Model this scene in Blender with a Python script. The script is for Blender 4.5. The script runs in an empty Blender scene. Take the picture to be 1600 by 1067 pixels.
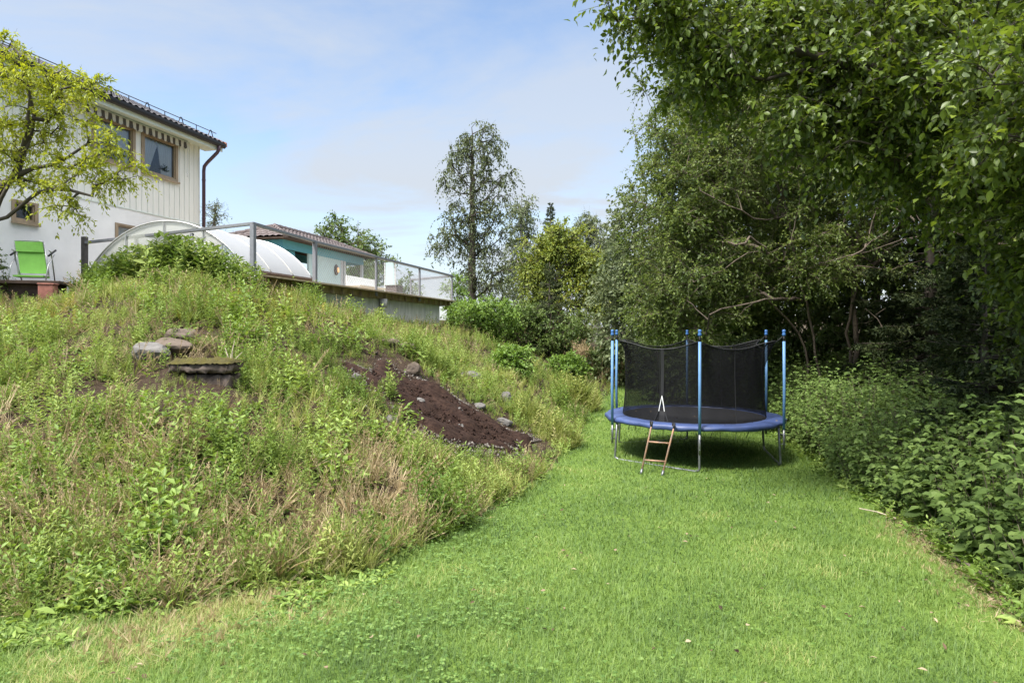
import bpy, math, random
import numpy as np
from mathutils import Vector
random.seed(11)
RG = np.random.default_rng(11)
sc = bpy.context.scene
COL = sc.collection
PI = math.pi
CAMZ = 2.2

# ------------------------------------------------------------------ objects
def tag(o, label=None, cat=None, group=None, kind=None):
    if label: o['label'] = label
    if cat: o['category'] = cat
    if group: o['group'] = group
    if kind: o['kind'] = kind
    return o

def thing(name, loc, label, cat, group=None):
    o = bpy.data.objects.new(name, None)
    o.empty_display_size = 0.1
    COL.objects.link(o)
    o.location = loc
    return tag(o, label, cat, group)

def wloc(o):
    l = Vector((0, 0, 0))
    while o is not None:
        l = l + o.location
        o = o.parent
    return l

def link(name, me, parent=None, mat=None):
    o = bpy.data.objects.new(name, me)
    COL.objects.link(o)
    if parent is not None: o.parent = parent
    if mat is not None:
        me.materials.append(mat)
    return o

class MB:
    """collects polygons and links them as one mesh (world coordinates)"""
    def __init__(s): s.v = []; s.f = []
    def add(s, vs, fs):
        b = len(s.v)
        s.v += [tuple(p) for p in vs]
        s.f += [tuple(i + b for i in f) for f in fs]
    def hexa(s, p):
        s.add(p, [(0, 3, 2, 1), (4, 5, 6, 7), (0, 1, 5, 4), (1, 2, 6, 5), (2, 3, 7, 6), (3, 0, 4, 7)])
    def obox(s, o, ax, ay, az, x, y, z):
        o = Vector(o)
        P = [o + ax * a + ay * b + az * c for c in z for (a, b) in ((x[0], y[0]), (x[1], y[0]), (x[1], y[1]), (x[0], y[1]))]
        s.hexa(P)
    def box(s, x, y, z):
        s.obox((0, 0, 0), Vector((1, 0, 0)), Vector((0, 1, 0)), Vector((0, 0, 1)), x, y, z)
    def rough(s, o, ax, ay, az, x, y, z, step=.05, amp=.015, seed=1):
        """a box of small faces with a weathered, uneven surface"""
        o = Vector(o); n = [max(2, int((b - a) / step)) for a, b in (x, y, z)]
        R = [x, y, z]; A = [ax, ay, az]; idx = {}
        rr = random.Random(seed); amp_ = {}
        def vert(i):
            if i not in idx:
                t = [R[k][0] + (R[k][1] - R[k][0]) * i[k] / n[k] for k in range(3)]
                c = sum(1 for k in range(3) if i[k] in (0, n[k]))
                g = amp * (1.6 if c > 1 else 1)
                for k in range(3):
                    sg = -1 if i[k] == 0 else (1 if i[k] == n[k] else 0)
                    t[k] += -sg * abs(rr.gauss(0, g)) if sg else rr.gauss(0, g * .4)
                idx[i] = len(s.v); s.v.append(tuple(o + ax * t[0] + ay * t[1] + az * t[2]))
            return idx[i]
        for k in range(3):
            a, b = [(1, 2), (2, 0), (0, 1)][k]
            for e in (0, n[k]):
                for i in range(n[a]):
                    for j in range(n[b]):
                        q = []
                        for (p_, r_) in ((i, j), (i + 1, j), (i + 1, j + 1), (i, j + 1)):
                            t = [0, 0, 0]; t[k] = e; t[a] = p_; t[b] = r_; q.append(vert(tuple(t)))
                        s.f.append(tuple(q if e else q[::-1]))
    def tube(s, pts, r, n=8, cap=True):
        pts = [Vector(p) for p in pts]
        if not isinstance(r, (list, tuple)): r = [r] * len(pts)
        rings = []
        up = Vector((0, 0, 1))
        prev = None
        for i, p in enumerate(pts):
            t = (pts[min(i + 1, len(pts) - 1)] - pts[max(i - 1, 0)]).normalized()
            if prev is None:
                a = t.cross(up)
                if a.length < 1e-3: a = Vector((1, 0, 0))
                a.normalize()
            else:
                a = (prev - t * prev.dot(t)).normalized()
            prev = a
            b = t.cross(a)
            rings.append([p + (a * math.cos(2 * PI * k / n) + b * math.sin(2 * PI * k / n)) * r[i] for k in range(n)])
        vs = [q for ring in rings for q in ring]
        fs = []
        for i in range(len(pts) - 1):
            for k in range(n):
                k2 = (k + 1) % n
                fs.append((i * n + k, i * n + k2, (i + 1) * n + k2, (i + 1) * n + k))
        if cap:
            fs.append(tuple(range(n - 1, -1, -1)))
            fs.append(tuple((len(pts) - 1) * n + k for k in range(n)))
        s.add(vs, fs)
    def build(s, name, mat, parent=None, smooth=False, bevel=0):
        me = bpy.data.meshes.new(name)
        l = wloc(parent) if parent is not None else Vector((0, 0, 0))
        me.from_pydata([(v[0] - l.x, v[1] - l.y, v[2] - l.z) for v in s.v], [], s.f)
        me.update()
        if smooth:
            me.polygons.foreach_set('use_smooth', [True] * len(me.polygons))
        o = link(name, me, parent, mat)
        if bevel:
            m = o.modifiers.new('bevel', 'BEVEL'); m.width = bevel; m.segments = 2; m.limit_method = 'ANGLE'
        return o

def tri_obj(name, V, F, mat, parent=None, tint=None, smooth=False):
    V = np.asarray(V, np.float32).reshape(-1, 3).copy()
    F = np.asarray(F, np.int32).reshape(-1, 3)
    if parent is not None:
        V -= np.array(wloc(parent), np.float32)
    me = bpy.data.meshes.new(name)
    me.vertices.add(len(V)); me.vertices.foreach_set('co', V.ravel())
    me.loops.add(len(F) * 3); me.loops.foreach_set('vertex_index', F.ravel())
    me.polygons.add(len(F))
    me.polygons.foreach_set('loop_start', np.arange(len(F), dtype=np.int32) * 3)
    if smooth: me.polygons.foreach_set('use_smooth', np.ones(len(F), bool))
    me.update(calc_edges=True)
    if tint is not None:
        a = me.attributes.new('tint', 'FLOAT', 'POINT')
        a.data.foreach_set('value', np.asarray(tint, np.float32))
    return link(name, me, parent, mat)

def nrm(a):
    return a / np.maximum(np.linalg.norm(a, axis=-1, keepdims=True), 1e-9)

def frames(d, up):
    """matrices whose columns are across, along d, normal"""
    y = nrm(d)
    x = nrm(np.cross(y, up))
    z = np.cross(x, y)
    return np.stack([x, y, z], axis=-1)

def stamp(tv, tf, M, pos, scale):
    """copies of a template (k verts) under n matrices"""
    tv = np.asarray(tv, np.float32)
    scale = np.asarray(scale, np.float32)
    if scale.ndim == 1: scale = scale[:, None]
    S = tv[None] * scale[:, None, :] if scale.shape[1] == 3 else tv[None] * scale[:, :, None]
    V = np.einsum('nij,nkj->nki', M.astype(np.float32), S) + pos[:, None, :].astype(np.float32)
    n, k = V.shape[:2]
    F = np.asarray(tf, np.int32)[None] + (np.arange(n, dtype=np.int32) * k)[:, None, None]
    return V.reshape(-1, 3), F.reshape(-1, 3), k

def rotz(a):
    c, s = np.cos(a), np.sin(a); o = np.zeros_like(a); l = np.ones_like(a)
    return np.stack([np.stack([c, -s, o], -1), np.stack([s, c, o], -1), np.stack([o, o, l], -1)], -2)

class TB:
    """triangle soup with a tint per vertex"""
    def __init__(s): s.V = []; s.F = []; s.T = []; s.n = 0
    def add(s, V, F, T):
        s.V.append(V); s.F.append(F + s.n); s.T.append(np.broadcast_to(T, (len(V),)).astype(np.float32)); s.n += len(V)
    def build(s, name, mat, parent=None, smooth=False):
        return tri_obj(name, np.concatenate(s.V), np.concatenate(s.F), mat, parent, np.concatenate(s.T), smooth)

LEAF4 = (np.array([(0, 0, 0), (-.5, .42, .10), (0, 1, -.08), (.5, .42, .10)]), [(0, 3, 2), (0, 2, 1)])
LEAF6 = (np.array([(0, 0, 0), (-.38, .25, .05), (-.46, .55, .07), (0, 1, -.16), (.46, .55, .07), (.38, .25, .05), (0, .5, -.04)]),
         [(0, 6, 1), (1, 6, 2), (2, 6, 3), (3, 6, 4), (4, 6, 5), (5, 6, 0)])

def leaves(tb, pos, d, up, L, W, T, tmpl=LEAF4):
    M = frames(d, up)
    sc_ = np.stack([W, L, L], -1)
    V, F, k = stamp(tmpl[0], tmpl[1], M, pos, sc_)
    tb.add(V, F, np.repeat(T, k))

# ------------------------------------------------------------------ noise
def vnoise(x, y, s, seed=0):
    x = np.asarray(x, float) / s + 1000.3; y = np.asarray(y, float) / s + 1000.7
    xi = np.floor(x).astype(np.int64); yi = np.floor(y).astype(np.int64)
    fx = x - xi; fy = y - yi
    fx = fx * fx * (3 - 2 * fx); fy = fy * fy * (3 - 2 * fy)
    def h(a, b):
        q = (a * 374761393 + b * 668265263 + seed * 974634 + 12345) & 0x7fffffff
        q = ((q ^ (q >> 13)) * 1274126177) & 0x7fffffff
        q = (q ^ (q >> 16)) & 0xffff
        return q / 65535.0
    return (h(xi, yi) * (1 - fx) + h(xi + 1, yi) * fx) * (1 - fy) + (h(xi, yi + 1) * (1 - fx) + h(xi + 1, yi + 1) * fx) * fy

def fbm(x, y, s, seed=0):
    return .55 * vnoise(x, y, s, seed) + .29 * vnoise(x, y, s * .45, seed + 1) + .16 * vnoise(x, y, s * .2, seed + 2)

def sstep(a, b, x):
    t = np.clip((x - a) / (b - a), 0, 1)
    return t * t * (3 - 2 * t)

# ------------------------------------------------------------------ terrain
TOE = np.array([(-60, 3.0), (-8, 3.9), (-3.35, 4.2), (-2.35, 4.35), (-1.28, 5.3), (-.65, 6.5), (.49, 9.7), (1.15, 12.4), (2.1, 17.0), (5.2, 30), (9, 45), (20, 90)], float)
TOP = np.array([(-60, 13.2), (-12, 12.9), (-9, 12.8), (-6.2, 12.3), (-5.0, 13.2), (-4.7, 15.1), (-3.9, 18.2), (-2.5, 23.9), (-1.0, 29), (2.2, 45), (12, 90)], float)
TOPZ = np.array([2.72, 2.72, 2.85, 3.2, 2.98, 2.6, 2.45, 2.40, 2.6, 3.0, 3.0])
EDGE = np.array([(3.0, 2.0), (3.35, 4.0), (3.75, 5.2), (4.2, 6.7), (4.6, 8.5), (5.2, 11.5), (5.6, 14), (5.9, 17), (6.6, 22), (9, 32), (13, 50), (28, 100)], float)

def polydist(x, y, P, vals=None):
    best = np.full(x.shape, 1e9); side = np.zeros(x.shape); val = np.zeros(x.shape)
    for i in range(len(P) - 1):
        a, b = P[i], P[i + 1]; d = b - a; L2 = d @ d
        t = np.clip(((x - a[0]) * d[0] + (y - a[1]) * d[1]) / L2, 0, 1)
        px = a[0] + t * d[0] - x; py = a[1] + t * d[1] - y
        dd = np.hypot(px, py)
        cr = d[0] * (y - a[1]) - d[1] * (x - a[0])
        m = dd < best - 1e-9
        best = np.where(m, dd, best); side = np.where(m, np.sign(cr), side)
        if vals is not None: val = np.where(m, vals[i] + t * (vals[i + 1] - vals[i]), val)
    return best, side, val

def terrain(x, y):
    """height, position on the bank (<=0 lawn, 0..1 bank, >=1 top), metres into the bank, metres past the lawn's other edge"""
    x = np.asarray(x, float); y = np.asarray(y, float)
    dt, st, _ = polydist(x, y, TOE)
    dp, sp, zt = polydist(x, y, TOP, TOPZ)
    de, se, _ = polydist(x, y, EDGE)
    s = dt * st; p = dp * sp
    lawn = .5 * (1 - sstep(0, 10.5, y)) + (vnoise(x, y, 2.3, 5) - .5) * .06
    right = np.where(se < 0, de, -de)
    lawn = lawn + sstep(0, 4, right) * .5 + np.maximum(right - 1, 0) * .02
    t = np.where(p > 0, 1 + p, np.where(s < 0, s, dt / (dt + dp + 1e-6)))
    prof = np.clip(t, 0, 1)
    prof = .72 * prof + .28 * sstep(0, 1, prof) + .05 * np.sin(prof * PI)
    plateau = zt + np.clip((y - 14) / 6, 0, 1) * .7 * sstep(-9.5, -11.5, x)
    bump = (fbm(x, y, 1.7, 21) - .5) * .38 * np.clip(s * 1.2, 0, 1) * np.clip(1.15 - t * .5, .35, 1)
    z = np.where(s > 0, lawn + (plateau - lawn) * prof + bump, lawn)
    return z, t, s, right

def H(x, y):
    return terrain(np.array([x]), np.array([y]))[0][0]

_Y = np.arange(2.4, 60, .04)
def gp(px, py):
    """the ground point the photograph shows at a pixel (1600 px wide)"""
    X = (px - 800) / 1000 * _Y; Z = CAMZ - (py - 517) / 1000 * _Y
    h = terrain(X, _Y)[0]
    k = np.argmax(Z <= h) if (Z <= h).any() else int(np.argmin(np.where(_Y < 40, (Z - h) / _Y, 9)))
    return Vector((X[k], _Y[k], h[k]))

def at(px, py, Y):
    return Vector(((px - 800) / 1000 * Y, Y, CAMZ - (py - 517) / 1000 * Y))

# ------------------------------------------------------------------ materials
def newmat(name):
    m = bpy.data.materials.new(name); m.use_nodes = True
    nt = m.node_tree; nt.nodes.clear()
    out = nt.nodes.new('ShaderNodeOutputMaterial')
    return m, nt, out

def N(nt, t, **kw):
    n = nt.nodes.new(t)
    for k, v in kw.items():
        if k in n.inputs: n.inputs[k].default_value = v
        else: setattr(n, k, v)
    return n

def ramp(nt, stops):
    n = nt.nodes.new('ShaderNodeValToRGB')
    e = n.color_ramp.elements
    while len(e) < len(stops): e.new(.5)
    for i, (p, c) in enumerate(stops):
        e[i].position = p; e[i].color = (c[0], c[1], c[2], 1)
    return n

def simple(name, col, rough=.6, var=.25, scale=6, metal=0, bump=0, bscale=40, spec=.4, col2=None, detail=6, stretch=None):
    m, nt, out = newmat(name)
    b = N(nt, 'ShaderNodeBsdfPrincipled', Roughness=rough, Metallic=metal)
    b.inputs['Specular IOR Level'].default_value = spec
    tc = N(nt, 'ShaderNodeTexCoord')
    src = tc.outputs['Object']
    if stretch:
        mp = N(nt, 'ShaderNodeMapping'); mp.inputs['Scale'].default_value = stretch
        nt.links.new(src, mp.inputs[0]); src = mp.outputs[0]
    n = N(nt, 'ShaderNodeTexNoise', Scale=scale, Detail=detail, Roughness=.6)
    nt.links.new(src, n.inputs['Vector'])
    if col2 is None: col2 = tuple(c * (1 - var) for c in col)
    r = ramp(nt, [(.32, col2), (.66, col)])
    nt.links.new(n.outputs['Fac'], r.inputs[0]); nt.links.new(r.outputs[0], b.inputs['Base Color'])
    if bump:
        n2 = N(nt, 'ShaderNodeTexNoise', Scale=bscale, Detail=5)
        nt.links.new(src, n2.inputs['Vector'])
        bp = N(nt, 'ShaderNodeBump', Strength=bump, Distance=.01)
        nt.links.new(n2.outputs['Fac'], bp.inputs['Height']); nt.links.new(bp.outputs[0], b.inputs['Normal'])
    nt.links.new(b.outputs[0], out.inputs[0])
    return m

def leafmat(name, stops, trans=.3, rough=.5, spec=.3, patch=.25, pscale=1.2):
    """foliage: colour by the tint of each leaf and by soft patches in the plant, partly translucent"""
    m, nt, out = newmat(name)
    a = N(nt, 'ShaderNodeAttribute', attribute_name='tint')
    r = ramp(nt, stops)
    g = N(nt, 'ShaderNodeNewGeometry')
    n = N(nt, 'ShaderNodeTexNoise', Scale=pscale, Detail=3)
    nt.links.new(g.outputs['Position'], n.inputs['Vector'])
    ma = N(nt, 'ShaderNodeMath', operation='MULTIPLY_ADD'); ma.inputs[1].default_value = patch * 2; 
    sb = N(nt, 'ShaderNodeMath', operation='SUBTRACT'); sb.inputs[1].default_value = .5
    nt.links.new(n.outputs['Fac'], sb.inputs[0]); nt.links.new(sb.outputs[0], ma.inputs[0]); nt.links.new(a.outputs['Fac'], ma.inputs[2])
    nt.links.new(ma.outputs[0], r.inputs[0])
    b = N(nt, 'ShaderNodeBsdfPrincipled', Roughness=rough)
    b.inputs['Specular IOR Level'].default_value = spec
    t = N(nt, 'ShaderNodeBsdfTranslucent')
    hs = N(nt, 'ShaderNodeHueSaturation', Hue=.488, Saturation=1.1, Value=1.25)
    nt.links.new(r.outputs[0], b.inputs['Base Color']); nt.links.new(r.outputs[0], hs.inputs['Color']); nt.links.new(hs.outputs[0], t.inputs['Color'])
    mx = N(nt, 'ShaderNodeMixShader'); mx.inputs[0].default_value = trans
    nt.links.new(b.outputs[0], mx.inputs[1]); nt.links.new(t.outputs[0], mx.inputs[2]); nt.links.new(mx.outputs[0], out.inputs[0])
    return m

def ramp3(a, b, c, e=None):
    s = [(0.05, a), (.5, b), (.92, c)]
    if e: s = [(0.05, a), (.45, b), (.8, c), (.97, e)]
    return s

M = {}
M['bark'] = simple('bark', (.16, .125, .095), .9, .5, 9, bump=.8, bscale=30, stretch=(1, 1, .25))
M['bark_dark'] = simple('bark_dark', (.085, .07, .055), .9, .5, 9, bump=.8, bscale=30, stretch=(1, 1, .25))
M['bark_birch'] = simple('bark_birch', (.42, .40, .37), .8, .5, 5, col2=(.08, .07, .065), stretch=(.4, .4, 3))
M['bark_twig'] = simple('bark_twig', (.20, .16, .12), .9, .4, 9)
# ------------------------------------------------------------------ camera, sun, sky
cd = bpy.data.cameras.new('camera'); cam = bpy.data.objects.new('camera', cd); COL.objects.link(cam)
cam.location = (0, 0, CAMZ); cam.rotation_euler = (PI / 2, 0, 0)
cd.sensor_width = 36; cd.lens = 22.5; cd.shift_y = -.0103; cd.clip_end = 3000; cd.clip_start = .05
sc.camera = cam
SUN = Vector((-.40, -.38, .83)).normalized()
sd = bpy.data.lights.new('sun', 'SUN'); so = bpy.data.objects.new('sun', sd); COL.objects.link(so)
sd.energy = 2.3; sd.angle = math.radians(12); sd.color = (1, .96, .89)
so.rotation_euler = SUN.to_track_quat('Z', 'Y').to_euler(); so.location = (0, 0, 30)
w = bpy.data.worlds.new('World'); sc.world = w; w.use_nodes = True
nt = w.node_tree; nt.nodes.clear()
out = nt.nodes.new('ShaderNodeOutputWorld'); bg = nt.nodes.new('ShaderNodeBackground')
sky = nt.nodes.new('ShaderNodeTexSky'); sky.sky_type = 'NISHITA'; sky.sun_disc = False
sky.sun_elevation = math.asin(SUN.z); sky.sun_rotation = math.atan2(SUN.x, SUN.y)
sky.air_density = 1.0; sky.dust_density = .6; sky.ozone_density = 1.0
tc = nt.nodes.new('ShaderNodeTexCoord')
# clouds lie on a flat ceiling: direction / height gives the streaks their perspective
sep = N(nt, 'ShaderNodeSeparateXYZ'); nt.links.new(tc.outputs['Generated'], sep.inputs[0])
zm = N(nt, 'ShaderNodeMath', operation='MAXIMUM'); zm.inputs[1].default_value = 0
za = N(nt, 'ShaderNodeMath', operation='ADD'); za.inputs[1].default_value = .16
nt.links.new(sep.outputs[2], zm.inputs[0]); nt.links.new(zm.outputs[0], za.inputs[0])
dx = N(nt, 'ShaderNodeMath', operation='DIVIDE'); dy = N(nt, 'ShaderNodeMath', operation='DIVIDE')
nt.links.new(sep.outputs[0], dx.inputs[0]); nt.links.new(za.outputs[0], dx.inputs[1])
nt.links.new(sep.outputs[1], dy.inputs[0]); nt.links.new(za.outputs[0], dy.inputs[1])
cb = N(nt, 'ShaderNodeCombineXYZ'); nt.links.new(dx.outputs[0], cb.inputs[0]); nt.links.new(dy.outputs[0], cb.inputs[1])
mp = N(nt, 'ShaderNodeMapping'); mp.inputs['Scale'].default_value = (.75, 1.15, 1); mp.inputs['Rotation'].default_value = (0, 0, .5); mp.inputs['Location'].default_value = (3.1, 1.7, 0)
nt.links.new(cb.outputs[0], mp.inputs[0])
cn = N(nt, 'ShaderNodeTexNoise', Scale=.8, Detail=8, Roughness=.58, Distortion=.6); nt.links.new(mp.outputs[0], cn.inputs['Vector'])
cr = ramp(nt, [(.44, (0, 0, 0)), (.62, (1, 1, 1))]); nt.links.new(cn.outputs['Fac'], cr.inputs[0])
# thin cloud gathers low in the sky
lo = N(nt, 'ShaderNodeMapRange'); lo.inputs[1].default_value = .0; lo.inputs[2].default_value = .36; lo.inputs[3].default_value = 1.0; lo.inputs[4].default_value = .0
lo.interpolation_type = 'SMOOTHSTEP'
nt.links.new(sep.outputs[2], lo.inputs[0])
cm = N(nt, 'ShaderNodeMath', operation='MULTIPLY_ADD'); cm.inputs[1].default_value = .72
l2 = N(nt, 'ShaderNodeMath', operation='MULTIPLY'); l2.inputs[1].default_value = .74
nt.links.new(lo.outputs[0], l2.inputs[0]); nt.links.new(cr.outputs[0], cm.inputs[0]); nt.links.new(l2.outputs[0], cm.inputs[2])
cl = N(nt, 'ShaderNodeMath', operation='MINIMUM'); cl.inputs[1].default_value = .95; nt.links.new(cm.outputs[0], cl.inputs[0])
mix = N(nt, 'ShaderNodeMix', data_type='RGBA'); mix.inputs[7].default_value = (1.30, 1.41, 1.56, 1)
nt.links.new(cl.outputs[0], mix.inputs[0]); tn = N(nt, 'ShaderNodeMix', data_type='RGBA', blend_type='MULTIPLY'); tn.inputs[0].default_value = 1; tn.inputs[7].default_value = (.50, .495, .49, 1)
nt.links.new(sky.outputs[0], tn.inputs[6]); nt.links.new(tn.outputs[2], mix.inputs[6])
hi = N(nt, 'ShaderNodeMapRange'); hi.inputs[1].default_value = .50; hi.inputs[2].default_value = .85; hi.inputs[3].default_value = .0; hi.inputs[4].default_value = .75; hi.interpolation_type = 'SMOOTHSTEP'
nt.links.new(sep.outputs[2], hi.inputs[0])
# added bright fill overhead, unseen above the frame, to lift the ambient light
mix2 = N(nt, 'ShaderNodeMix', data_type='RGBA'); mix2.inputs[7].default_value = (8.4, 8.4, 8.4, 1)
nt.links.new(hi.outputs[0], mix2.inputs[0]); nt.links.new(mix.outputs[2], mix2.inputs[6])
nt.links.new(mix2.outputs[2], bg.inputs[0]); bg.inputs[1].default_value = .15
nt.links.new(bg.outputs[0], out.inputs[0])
sc.view_settings.view_transform = 'Standard'; sc.view_settings.look = 'None'; sc.view_settings.exposure = 1.84; sc.view_settings.gamma = 1
cy = sc.cycles
cy.max_bounces = 6; cy.diffuse_bounces = 3; cy.glossy_bounces = 2; cy.transmission_bounces = 4; cy.transparent_max_bounces = 16
cy.caustics_reflective = False; cy.caustics_refractive = False
cy.use_denoising = True
try: cy.denoiser = 'OPENIMAGEDENOISE'; cy.denoising_input_passes = 'RGB_ALBEDO_NORMAL'
except Exception: pass

# ------------------------------------------------------------------ ground: lawn and bank share one grid
def axis(lo, a, b, hi, step):
    f = np.arange(a, b + 1e-6, step)
    k = np.geomspace(1, 30, 14) - 1
    return np.concatenate([(a - k[1:] / k[-1] * (a - lo))[::-1], f, b + k[1:] / k[-1] * (hi - b)])
gx = axis(-500, -17, 14, 500, .14); gy = axis(-60, 0, 36, 900, .14)
GX, GY = np.meshgrid(gx, gy)
GZ, GT, GS, GR = terrain(GX.ravel(), GY.ravel())
GZ = GZ + np.where(GS > .1, (vnoise(GX.ravel(), GY.ravel(), .35, 77) - .5) * .09 + (vnoise(GX.ravel(), GY.ravel(), .16, 78) - .5) * .05, 0)
V = np.stack([GX.ravel(), GY.ravel(), GZ], -1)
nx, ny = len(gx), len(gy)
ii = (np.arange(ny - 1)[:, None] * nx + np.arange(nx - 1)[None]).ravel()
Q = np.stack([ii, ii + 1, ii + nx + 1, ii + nx], -1)
onbank = (GS[Q].mean(1) > 0)
def sub(name, sel, mat, label):
    q = Q[sel]; u, inv = np.unique(q, return_inverse=True); inv = inv.reshape(q.shape)
    f = np.concatenate([inv[:, [0, 1, 2]], inv[:, [0, 2, 3]]])
    o = tri_obj(name, V[u], f, mat, None, np.clip(GR[u] * .8 + .25, 0, 1) if name == 'lawn' else np.clip(GT[u], 0, 1), True)
    return tag(o, label, None, None, 'structure')

m, nt, out = newmat('lawn_soil')
b = N(nt, 'ShaderNodeBsdfPrincipled', Roughness=.95); b.inputs['Specular IOR Level'].default_value = .1
g = N(nt, 'ShaderNodeNewGeometry')
n1 = N(nt, 'ShaderNodeTexNoise', Scale=1.6, Detail=4); n2 = N(nt, 'ShaderNodeTexNoise', Scale=55, Detail=6, Roughness=.7)
nt.links.new(g.outputs['Position'], n1.inputs['Vector']); nt.links.new(g.outputs['Position'], n2.inputs['Vector'])
r1 = ramp(nt, [(.25, (.045, .06, .018)), (.5, (.10, .16, .03)), (.75, (.16, .21, .05))]); nt.links.new(n2.outputs['Fac'], r1.inputs[0])
r2 = ramp(nt, [(.35, (.035, .025, .017)), (.65, (.10, .08, .05))]); nt.links.new(n2.outputs['Fac'], r2.inputs[0])
at_ = N(nt, 'ShaderNodeAttribute', attribute_name='tint')
mm = N(nt, 'ShaderNodeMapRange'); mm.inputs[1].default_value = .2; mm.inputs[2].default_value = .6
nt.links.new(at_.outputs['Fac'], mm.inputs[0])
mx = N(nt, 'ShaderNodeMix', data_type='RGBA'); nt.links.new(mm.outputs[0], mx.inputs[0]); nt.links.new(r1.outputs[0], mx.inputs[6]); nt.links.new(r2.outputs[0], mx.inputs[7])
nt.links.new(mx.outputs[2], b.inputs['Base Color']); nt.links.new(b.outputs[0], out.inputs[0])
M['lawn'] = m

m, nt, out = newmat('bank_soil')
b = N(nt, 'ShaderNodeBsdfPrincipled', Roughness=.95); b.inputs['Specular IOR Level'].default_value = .1
g = N(nt, 'ShaderNodeNewGeometry')
n1 = N(nt, 'ShaderNodeTexNoise', Scale=2.2, Detail=5); n2 = N(nt, 'ShaderNodeTexNoise', Scale=38, Detail=8, Roughness=.75)
nt.links.new(g.outputs['Position'], n1.inputs['Vector']); nt.links.new(g.outputs['Position'], n2.inputs['Vector'])
r1 = ramp(nt, [(.3, (.016, .010, .007)), (.55, (.052, .036, .025)), (.74, (.13, .10, .07))]); nt.links.new(n2.outputs['Fac'], r1.inputs[0])
r2 = ramp(nt, [(.3, (.03, .045, .012)), (.6, (.10, .14, .03)), (.8, (.2, .21, .06))]); nt.links.new(n2.outputs['Fac'], r2.inputs[0])
r3 = ramp(nt, [(.54, (0, 0, 0)), (.70, (1, 1, 1))]); nt.links.new(n1.outputs['Fac'], r3.inputs[0])
mx = N(nt, 'ShaderNodeMix', data_type='RGBA'); nt.links.new(r3.outputs[0], mx.inputs[0]); nt.links.new(r1.outputs[0], mx.inputs[6]); nt.links.new(r2.outputs[0], mx.inputs[7])
bp = N(nt, 'ShaderNodeBump', Strength=.8, Distance=.03); nt.links.new(n2.outputs['Fac'], bp.inputs['Height']); nt.links.new(bp.outputs[0], b.inputs['Normal'])
nt.links.new(mx.outputs[2], b.inputs['Base Color']); nt.links.new(b.outputs[0], out.inputs[0])
M['bank'] = m
sub('lawn', ~onbank, M['lawn'], 'mown green lawn running past the trampoline to the back of the garden')
sub('hillside', onbank, M['bank'], 'overgrown brown earth bank rising from the lawn to the house')

# bed of fresh dark soil on the bank
bed_px = [(548, 573), (576, 583), (598, 567), (640, 590), (690, 612), (726, 634), (760, 655), (800, 678), (848, 692), (806, 708), (760, 704), (715, 708), (668, 680), (640, 655), (612, 622), (585, 603), (548, 588)]
bed = np.array([gp(*p)[:2] for p in bed_px])
def inpoly(x, y, P):
    x = np.asarray(x); y = np.asarray(y); c = np.zeros(x.shape, bool); j = len(P) - 1
    for i in range(len(P)):
        xi, yi = P[i]; xj, yj = P[j]
        c ^= ((yi > y) != (yj > y)) & (x < (xj - xi) * (y - yi) / (yj - yi + 1e-12) + xi)
        j = i
    return c
def bdist(x, y):
    P = np.concatenate([bed, bed[:1]])
    d, _, _ = polydist(np.asarray(x, float), np.asarray(y, float), P)
    return np.where(inpoly(x, y, bed), -d, d)
bx = np.arange(bed[:, 0].min() - .3, bed[:, 0].max() + .3, .045); by = np.arange(bed[:, 1].min() - .3, bed[:, 1].max() + .3, .045)
BX, BY = np.meshgrid(bx, by); fx_, fy_ = BX.ravel(), BY.ravel()
wob = (vnoise(fx_, fy_, .3, 9) - .5) * .26
bd = bdist(fx_, fy_) + wob
# nearest-grid heights so that the bed lies on the bank
zb = terrain(fx_, fy_)[0]
zz = zb + np.clip(-bd * .5, -.06, .07) + (fbm(fx_, fy_, .22, 3) - .5) * .13 + .02
nxb, nyb = len(bx), len(by)
ii = (np.arange(nyb - 1)[:, None] * nxb + np.arange(nxb - 1)[None]).ravel()
q = np.stack([ii, ii + 1, ii + nxb + 1, ii + nxb], -1); q = q[bd[q].min(1) < .03]
M['soil'] = simple('dark_soil', (.043, .025, .018), .95, .5, 14, bump=1, bscale=70, spec=.1, col2=(.013, .007, .006))
tag(tri_obj('soil_bed', np.stack([fx_, fy_, zz], -1), np.concatenate([q[:, [0, 1, 2]], q[:, [0, 2, 3]]]), M['soil'], None, None, True),
    'dark brown patch of freshly dug soil on the bank', None, None, 'structure')
# ------------------------------------------------------------------ trampoline
C0 = Vector((3.25, 11.52, 0)); C0.z = H(C0.x, C0.y)
A0 = math.radians(-101.9)
PADZ = .71
tr = thing('trampoline', C0, 'round trampoline with blue pad, six blue net poles and black safety net on the lawn', 'trampoline')
M['pad'] = simple('pad_blue', (.050, .080, .205), .5, .45, 3, bump=.25, bscale=9, spec=.5)
M['sleeve'] = simple('sleeve_blue', (.11, .235, .43), .5, .18, 7, bump=.15, bscale=25)
M['galv'] = simple('galvanised_steel', (.24, .25, .26), .42, .3, 14, metal=.7)
M['blackrubber'] = simple('black_strap', (.012, .012, .013), .6, .2, 20)
M['mat'] = simple('jumping_mat', (.018, .018, .021), .75, .3, 30, bump=.2, bscale=200)
M['capblue'] = simple('cap_blue', (.045, .13, .33), .35, .1, 9)
def pol(r, a, z): return Vector((C0.x + r * math.cos(a), C0.y + r * math.sin(a), C0.z + z))
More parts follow.
